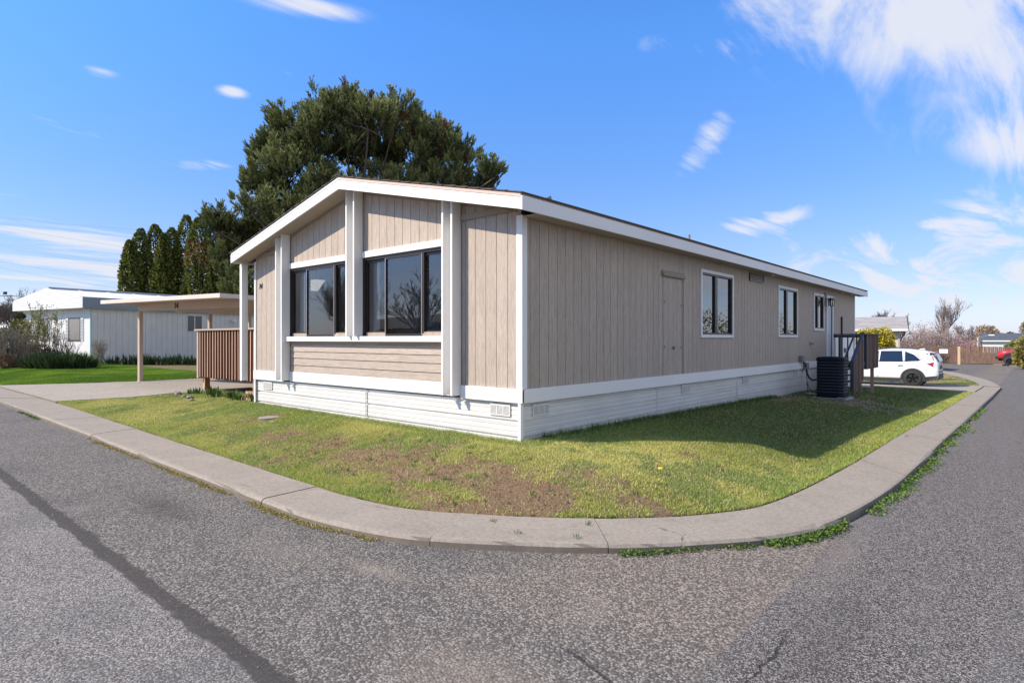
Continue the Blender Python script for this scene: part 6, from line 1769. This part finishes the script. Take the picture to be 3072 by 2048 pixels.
def sword_clump(px, D, h, n, label, seed, c0, c1, name='yucca', w=.05, wide=.5, cat='plant', flop=.9):
    r_ = np.random.default_rng(seed); b_ = ogl(px, D) if not isinstance(px, tuple) else np.array(px)
    root = empty(name, tuple(b_), 0, label, cat)
    a = r_.uniform(0, 2 * np.pi, n); s = r_.uniform(.05, 1, n) * flop
    d = unit(np.stack([np.cos(a) * s, np.sin(a) * s, np.ones(n)], 1)); L2 = h * r_.uniform(.6, 1.05, n)
    base = np.stack([np.cos(a) * r_.random(n) * wide, np.sin(a) * r_.random(n) * wide, np.zeros(n)], 1)
    side = unit(np.cross(d, np.array([0, 0, 1.]))) * (w / 2)
    m1 = base + d * (L2 * .5)[:, None]; m2 = base + d * L2[:, None] + np.stack([d[:, 0], d[:, 1], -np.ones(n) * .4], 1) * (L2 * .14 * s)[:, None]
    V = np.stack([base - side * .7, base + side * .7, m1 + side, m1 - side, m2], 1)
    i = np.arange(n)[:, None] * 5
    F = np.concatenate([np.concatenate([i, i + 1, i + 2], 1), np.concatenate([i, i + 2, i + 3], 1), np.concatenate([i + 3, i + 2, i + 4], 1)])
    col = tinted(c0, c1, r_.random(n)); np_mesh('leaves', V.reshape(-1, 3), F, M['leaf'], root, np.repeat(col, 5, 0))
    return root
for k, (px, D_, h, lb) in enumerate([(118, 28.5, .85, 'leftmost sword-leaved clump of the row on the neighbour lawn'), (165, 28.2, 1.0, 'second sword-leaved clump from the left, below the tall leafing shrub'), (205, 28.4, .98, 'sword-leaved clump in the middle of the row before the white home'), (243, 28.8, .85, 'sword-leaved clump at the right end of the row with spreading leaves')]):
    sword_clump(px, D_, h, 380, lb, 60 + k, (.018, .035, .012), (.085, .13, .05), 'yucca', .065, .75)
for k, px in enumerate((345, 385, 425, 460, 500, 540, 570)):
    sword_clump(px, 33 + (k % 2) * .6, .62 + .1 * ((k * 7) % 3) / 2, 110, ['leafy bulb clump at the foot of the white long wall, left of the carport post', 'bulb clump just left of the front carport post', 'bulb clump right behind the front carport post', 'bulb clump between the carport post and porch, nearer the post', 'bulb clump halfway between carport post and porch', 'bulb clump left of the porch in the shade', 'bulb clump closest to the porch slats'][k],
                80 + k, (.015, .03, .012), (.05, .09, .03), 'bulb_plant', .05, .6)
g0 = ogl(45, 62); bare_tree((g0[0], g0[1], .2), (1017 - 858) * 62 / FPX + 1.5, 'wide bare tree behind the white home at the left edge', 71, .16, 6, .25, .6, 'twig_dark', minr=.012)
g0 = ogl(105, 66); bare_tree((g0[0], g0[1], .2), (1017 - 866) * 66 / FPX + 1.5, 'bare tree rising just behind the left slope of the white roof', 72, .14, 6, .25, .5, 'twig_dark', minr=.012)
far_tree(4, 940, 70, 22, 'dark evergreen cut by the left edge of the picture', (.02, .03, .012), (.07, .09, .03), 28)
# iris bed by the porch corner and its stones
for k in range(9):
    x = -11.2 + k * .38; y = .25 + .28 * ((k * 5) % 3) / 2
    sword_clump((x, y, Hs(x, y)), 0, .19 + .05 * (k % 2), 36, ['iris clump beside the leftmost porch post', 'iris clump just right of the leftmost porch post', 'third iris clump from the porch post', 'fourth iris clump from the porch post', 'iris clump in the middle of the bed', 'iris clump right of the middle of the bed', 'third iris clump from the house corner', 'iris clump second from the house corner', 'iris clump touching the house corner'][k],
                100 + k, (.03, .065, .012), (.11, .19, .035), 'iris', .035, .22, 'plant', .6)
for k, (x, y, s) in enumerate([(-11.7, -.05, .08), (-11.35, -.12, .11), (-10.75, -.2, .07), (-10.35, -.22, .09), (-9.9, -.35, .06)]):
    m = MB(); z = Hs(x, y); rr = random.Random(200 + k)
    pr = [(0.001, .75), (.55, .6), (.95, .2), (1.0, -.1), (.8, -.5)]
    m.lathe([(a * s * rr.uniform(.85, 1.1), b * s) for a, b in pr], (x, y, z + .02), 'z', 7)
    m.v = [(q[0] + rr.uniform(-.1, .1) * s, q[1] + rr.uniform(-.1, .1) * s, q[2]) for q in m.v]
    tag(m.build('stone', M['concrete']), ['pale stone nearest the leftmost porch post', 'largest pale stone at the front of the iris bed', 'small pale stone in the middle before the iris bed', 'rounded pale stone right of the middle before the irises', 'smallest pale stone at the right end of the row by the irises'][k], 'stone', 'stones edging the iris bed')

# ---- across the street: seen mirrored in the glass
for k, (x, y, h, lb) in enumerate([(-47, -29, 9.5, 'bare tree across the street, mirrored in the left front window'), (-37, -30, 8.0, 'bare tree across the street, mirrored in the right front window'), (-55, -33, 8.5, 'bare tree across the street, farther left in the mirror image')]):
    bare_tree((x, y, 0), h, lb, 90 + k, .2, 5, .2, .55, 'twig_dark', minr=.02)
r0 = empty('utility_pole', (-33.5, -27, 0), 0, 'utility pole across the street, mirrored in the right front window', 'utility pole')
m = MB(); m.tube([(0, 0, 0), (0, 0, 11)], [.30, .22], 8); m.build('pole', M['bark'], r0)
m = MB(); m.bar((-1.1, -.7, 7.6), (1.1, .7, 7.6), .12); m.bar((-.9, -.6, 6.7), (.9, .6, 6.7), .10); m.build('cross_arm', M['bark'], r0)
hx = empty('house', (-45, -36, 0), .3, 'low house across the street, mirrored in the front windows', 'house')
m = MB(); m.box(-12, 12, -4, 4, 0, 2.8); m.build('wall', M['tan_trim'], hx)
m = MB(); m.prism([(-4.6, 2.8), (4.6, 2.8), (0, 4.2)], -12.4, 12.4, 'x'); m.build('roof', M['shingle'], hx)
for k, (x, y, r_, lb) in enumerate([(15, 40, 2.0, 'round shrub across the side street, mirrored in the nearest side window'), (18, 49, 2.2, 'olive shrub across the side street, mirrored in the side windows'), (17, 62, 2.4, 'large shrub across the side street, mirrored in the middle side window')]):
    blob_bush('roadside_shrub', lb, 'shrub', [(np.array([x, y, 1.4]), r_ * 1.3), (np.array([x + 1.5, y + .5, .8]), r_), (np.array([x - 1, y + 1.5, .5]), r_ * .9), (np.array([x + 3, y + 2, 1.0]), r_ * 1.1)], 2500, .2, (.06, .06, .02), (.24, .2, .09), 300 + k, base=-.7)
bare_tree((16, 54, -.7), 6.5, 'bare tree across the side street, mirrored in the side windows', 95, .14, 5, .2, .6, 'twig', minr=.02)

# ------------------------------------------------------------------ grass, weeds, gravel
def scatter(x0, x1, y0, y1, dens):
    n = int((x1 - x0) * (y1 - y0) * dens); return rng.uniform(x0, x1, n), rng.uniform(y0, y1, n)
parts = []
def lawn_blades(x0, x1, y0, y1, dens, w, hscale=1.0):
    x, y = scatter(x0, x1, y0, y1, dens)
    ok = (inside_inner(x, y) > .005) & ~((x < .01) & (x > -7.46) & (y > -.012)) & (x > DRV_R(y) + .02)
    ok &= ~((np.abs(x + 5.55) < .24) & (np.abs(y + .66) < .24))
    ok &= ~((x > .54) & (x < 1.6) & (y > 10.98) & (y < 12.1))
    x, y = x[ok], y[ok]
    s = soil_amt(x, y); k = rng.random(len(x)) > np.clip(s * 1.15 + (fbm(x * 9, y * 9, 3) - .5) * 1.2 * (s > .1), 0, .96)
    x, y, s = x[k], y[k], s[k]; n = len(x)
    d = inside_inner(x, y)
    big = fbm(x * .7 + 9, y * .7, 3); fine = fbm(x * 4 + 2, y * 4 + 5, 4)
    h = (.022 + .020 * fine) * hscale
    # lush fringe by the walls and the pavement
    wallside = np.exp(-np.clip(x, 0, 9) / .14) * (x > 0) * (y > .5) * (y < 9.6)
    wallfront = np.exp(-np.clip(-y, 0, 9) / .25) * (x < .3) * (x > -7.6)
    h = h + .075 * wallside * rng.random(n) + .022 * wallfront + .010 * np.exp(-d / .12)
    lean = rng.normal(0, .55, (n, 2))
    dirv = np.stack([lean[:, 0], lean[:, 1], np.ones(n)], 1); dirv = unit(dirv) * (h * rng.uniform(.6, 1.3, n))[:, None]
    green = np.array([.27, .34, .05]); yel = np.array([.62, .59, .17]); dark = np.array([.11, .21, .045]); straw = np.array([.66, .58, .32])
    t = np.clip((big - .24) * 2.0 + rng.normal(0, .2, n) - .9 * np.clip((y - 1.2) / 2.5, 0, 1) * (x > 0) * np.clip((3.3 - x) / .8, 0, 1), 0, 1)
    house_shade = (np.clip((y - 1.5) / 2.5, 0, 1) * np.clip((3.1 - x) / .8, 0, 1) * (x > 0))[:, None]  # side strip of greener grass where house shade is painted into the blades
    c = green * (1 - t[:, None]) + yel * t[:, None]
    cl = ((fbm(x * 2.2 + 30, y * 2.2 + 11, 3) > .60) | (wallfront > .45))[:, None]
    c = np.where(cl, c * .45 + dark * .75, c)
    c = c * (1 - .5 * house_shade)  # blade colour darkened to deepen the shade beside the long wall
    edge = np.exp(-d / .15)[:, None]; c = c * (1 - edge * .6) + np.array([.30, .42, .05]) * edge * .6
    c = np.where((rng.random(n) < .15 + .3 * s)[:, None], straw, c)
    c = c * rng.uniform(.75, 1.25, (n, 1))
    base = np.stack([x, y, H(x, y) + .03 * (fbm(x * 3.1, y * 3.1) - .5) * np.clip(d * 3, 0, 1) - .004], 1)
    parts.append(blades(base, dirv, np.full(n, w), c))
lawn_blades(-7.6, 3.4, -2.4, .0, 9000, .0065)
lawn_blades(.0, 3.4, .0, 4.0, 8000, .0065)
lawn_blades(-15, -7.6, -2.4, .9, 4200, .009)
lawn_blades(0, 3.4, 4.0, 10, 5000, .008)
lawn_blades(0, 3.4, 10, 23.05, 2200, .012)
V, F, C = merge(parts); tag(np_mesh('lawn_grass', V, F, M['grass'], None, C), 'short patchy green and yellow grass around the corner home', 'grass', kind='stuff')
print('grass', len(F))
# taller tufts at the long wall and scattered weeds in the bare soil
parts = []
cx_ = rng.uniform(.02, .20, 420); cy_ = rng.uniform(.4, 9.8, 420) ** 1.0
wx = np.concatenate([cx_, rng.uniform(-3.5, 2.2, 60)]); wy = np.concatenate([cy_, rng.uniform(-2.1, -.5, 60)])
K = 12; n = len(wx); ht = np.concatenate([rng.uniform(.06, .15, 420), rng.uniform(.03, .07, 60)])
bx = np.repeat(wx, K) + rng.normal(0, .02, n * K); by = np.repeat(wy, K) + rng.normal(0, .02, n * K)
bx = np.where(bx > -.1, np.maximum(bx, .015), bx) if True else bx
dirv = unit(np.stack([rng.normal(0, .3, n * K), rng.normal(0, .3, n * K), np.ones(n * K)], 1)) * (np.repeat(ht, K) * rng.uniform(.6, 1.1, n * K))[:, None]
parts.append(blades(np.stack([bx, by, H(bx, by)], 1), dirv, np.full(n * K, .008), tinted((.05, .10, .02), (.12, .19, .04), rng.random(n * K))))
V, F, C = merge(parts); tag(np_mesh('tall_grass', V, F, M['grass'], None, C), 'taller grass tufts growing against the side skirting', 'grass', kind='stuff')
# broad-leaved weeds and clover mats in the turf
n = 26000; x = rng.uniform(-12, 3.3, n); y = rng.uniform(-2.3, 6, n)
k = (inside_inner(x, y) > .02) & ~((x < .02) & (x > -7.5) & (y > -.02)) & (x > DRV_R(y) + .1) & (fbm(x * 2.6 + 50, y * 2.6 + 3, 3) > .575); x, y = x[k], y[k]; n = len(x)
B = np.stack([x, y, H(x, y) + rng.uniform(.004, .028, n)], 1); dv = unit(rng.normal(0, 1, (n, 3)) * np.array([1, 1, .3]) + np.array([0, 0, .35])) * rng.uniform(.010, .026, n)[:, None]
V, F, C = leafquads(B, dv, np.full(n, .013), tinted((.09, .17, .04), (.24, .36, .10), rng.random(n))); tag(np_mesh('clover_mats', V, F, M['leaf'], None, C), 'low mats of broad-leaved green weeds in the patchy lawn', 'weeds', kind='stuff')
# crumbs of soil on the bare patches
n = 16000; x = rng.uniform(-6, 3, n); y = rng.uniform(-2.3, 1.2, n); k = (soil_amt(x, y) > .35) & (inside_inner(x, y) > .02) & ((y < -.05) | (x > .05)); x, y = x[k], y[k]; n = len(x)
s_ = rng.uniform(.004, .013, n); a = rng.uniform(0, 6.28, n); Vv = np.zeros((n, 4, 3)); T4 = np.array([[1, 0, -.3], [-.5, .87, -.3], [-.5, -.87, -.3], [0, 0, .8]])
zb = H(x, y)
for i in range(4):
    j = 1 + rng.uniform(-.35, .35, n)
    Vv[:, i, 0] = x + s_ * j * (T4[i, 0] * np.cos(a) - T4[i, 1] * np.sin(a)); Vv[:, i, 1] = y + s_ * j * (T4[i, 0] * np.sin(a) + T4[i, 1] * np.cos(a)); Vv[:, i, 2] = zb + .006 + s_ * (T4[i, 2] + .3) * j
i = np.arange(n)[:, None] * 4
F = np.concatenate([np.concatenate([i + q for q in f], 1) for f in ((0, 1, 3), (1, 2, 3), (2, 0, 3))])
tag(np_mesh('soil_crumbs', Vv.reshape(-1, 3), F, M['leaf'], None, np.repeat(tinted((.09, .055, .03), (.34, .23, .15), rng.random(n)), 4, 0)), 'crumbs of brown soil on the bare patches of the lawn', 'soil', kind='stuff')
# neighbour lawn
x, y = scatter(-36, -17.2, -1.9, 4.5, 1500); k = (x < DRV_L(y) - .02); x, y = x[k], y[k]; n = len(x)
h = .05 + .03 * fbm(x, y); dirv = unit(np.stack([rng.normal(0, .4, n), rng.normal(0, .4, n), np.ones(n)], 1)) * h[:, None]
b_ = fbm(x * .6, y * .6, 3)
parts = [blades(np.stack([x, y, H(x, y)], 1), dirv, np.full(n, .02), tinted((.09, .19, .015), (.30, .44, .04), np.clip(b_ * 1.4 - .3 + rng.normal(0, .2, n), 0, 1)))]
V, F, C = merge(parts); tag(np_mesh('neighbour_grass', V, F, M['grass'], None, C), 'bright even green grass of the neighbouring lawn on the left', 'grass', kind='stuff')
# dry verge beyond the far driveway
x, y = scatter(-6, 3.2, 29, 50, 260); k = x < np.interp(y, isl_in[:, 1], isl_in[:, 0]); x, y = x[k], y[k]; n = len(x)
dirv = unit(np.stack([rng.normal(0, .5, n), rng.normal(0, .5, n), np.ones(n)], 1)) * .06
g_ = fbm(x * .9, y * .5)
V, F, C = blades(np.stack([x, y, zr(y) + .09], 1), dirv, np.full(n, .035), tinted((.40, .33, .20), (.17, .23, .05), np.clip((g_ - .42) * 5, 0, 1))); tag(np_mesh('verge_grass', V, F, M['grass'], None, C), 'thin straw coloured grass on the verge behind the parked car', 'grass', kind='stuff')
# weeds in the gutter
def along_kerb(y_or_x, by='x'): return None
ka = np.concatenate([[0], np.cumsum(np.hypot(*np.diff(kp, axis=0).T))])
def kerb_pt(s):
    return np.stack([np.interp(s, ka, kp[:, 0]), np.interp(s, ka, kp[:, 1])], 1)
def kerb_s(x, y): return ka[int(np.argmin(np.hypot(kp[:, 0] - x, kp[:, 1] - y)))]
def gutter(s0, s1, n, hmin, hmax, c0, c1, wid, size):
    s = rng.uniform(s0, s1, n); p = kerb_pt(s); q = kerb_pt(s + .02); d = unit(q - p); nr_ = np.stack([d[:, 1], -d[:, 0]], 1)
    m_ = vnoise(s * 3.1, 3.3); o_ = np.abs(rng.normal(0, wid, n)) * (m_ * 1.6) + .012
    k = rng.random(n) < np.clip(m_ * 2.2 - .35, 0, 1); p = p[k] + nr_[k] * o_[k][:, None]; n = len(p)
    hh = rng.uniform(hmin, hmax, n) * rng.random(n); base = np.stack([p[:, 0], p[:, 1], zr(p[:, 1]) + .004 + hh * .7], 1)
    dv = unit(rng.normal(0, 1, (n, 3)) * np.array([1, 1, .35]) + np.array([0, 0, .45])) * (size * rng.uniform(.6, 1.4, n))[:, None]
    return leafquads(base, dv, np.full(n, size * .55), tinted(c0, c1, rng.random(n)))
G = ((.05, .10, .02), (.16, .25, .05)); Yw = ((.20, .18, .05), (.46, .38, .13)); 
P_ = []
P_.append(gutter(kerb_s(-7.5, -2.95), kerb_s(.75, -2.85), 5200, .005, .03, *Yw, .03, .022))
P_.append(gutter(kerb_s(-13, -2.9), kerb_s(-11.5, -2.9), 500, .005, .03, *G, .03, .03))
P_.append(gutter(kerb_s(2.5, -1.7), kerb_s(2.95, -1.2), 450, .01, .05, *G, .035, .028))
P_.append(gutter(kerb_s(2.95, -1.25), kerb_s(3.3, -.8), 150, .01, .06, *G, .03, .03))
P_.append(gutter(kerb_s(3.34, -.8), kerb_s(3.72, .3), 1100, .02, .08, *G, .045, .032))
P_.append(gutter(kerb_s(3.78, .9), kerb_s(3.95, 5.0), 1000, .02, .10, *G, .06, .038))
P_.append(gutter(kerb_s(3.95, 5.0), kerb_s(3.98, 9.5), 600, .02, .13, *G, .08, .05))
P_.append(gutter(kerb_s(3.96, 9.5), kerb_s(3.98, 15), 500, .02, .08, *G, .05, .05))
V, F, C = merge(P_); tag(np_mesh('gutter_weeds', V, F, M['leaf'], None, C), 'low green and yellow weeds growing along the foot of the kerb', 'weeds', kind='stuff')
# loose chips lying on the old street
n = 16000
x = rng.uniform(-7, 3.8, n); y = rng.uniform(-5.9, -1.0, n); dk_ = np.interp(x, kp[:, 0], kp[:, 1]) - y
k = (dk_ > .02) & (rng.random(n) < np.exp(-dk_ / 1.3) * .9 + .12) & (y > -6.2); x, y = x[k], y[k]; n = len(x)
s = rng.uniform(.003, .0075, n)
T4 = np.array([[1, 0, -.3], [-.5, .87, -.3], [-.5, -.87, -.3], [0, 0, .8]]); a = rng.uniform(0, 6.28, n)
Vv = np.zeros((n, 4, 3))
for i in range(4):
    j = 1 + rng.uniform(-.3, .3, n)
    Vv[:, i, 0] = x + s * j * (T4[i, 0] * np.cos(a) - T4[i, 1] * np.sin(a)); Vv[:, i, 1] = y + s * j * (T4[i, 0] * np.sin(a) + T4[i, 1] * np.cos(a)); Vv[:, i, 2] = .002 + s * (T4[i, 2] + .3) * j
i = np.arange(n)[:, None] * 4
F = np.concatenate([np.concatenate([i + q for q in f], 1) for f in ((0, 1, 3), (1, 2, 3), (2, 0, 3))])
g_ = rng.uniform(.08, .38, n)[:, None] * np.array([1.03, 1.0, .95])
tag(np_mesh('loose_gravel', Vv.reshape(-1, 3), F, M['leaf'], None, np.repeat(g_, 4, 0)), 'loose grey stone chips on the old street near the kerb', 'gravel', kind='stuff')
# a dandelion
dn = empty('dandelion', (1.98, .02, Hs(1.98, .02)), 0, 'single yellow dandelion in the sunny grass near the side pavement', 'flower')
m = MB(); m.tube([(0, 0, 0), (.01, 0, .06)], .004, 5); m.build('stem', simple('green stem', (.08, .14, .03), .7), dn)
m = MB(); m.lathe([(.0, .06), (.03, .07), (.026, .082), (.0, .085)], (.01, 0, 0), 'z', 9); m.build('flower_head', simple('yellow petals', (.75, .55, .02), .7), dn)
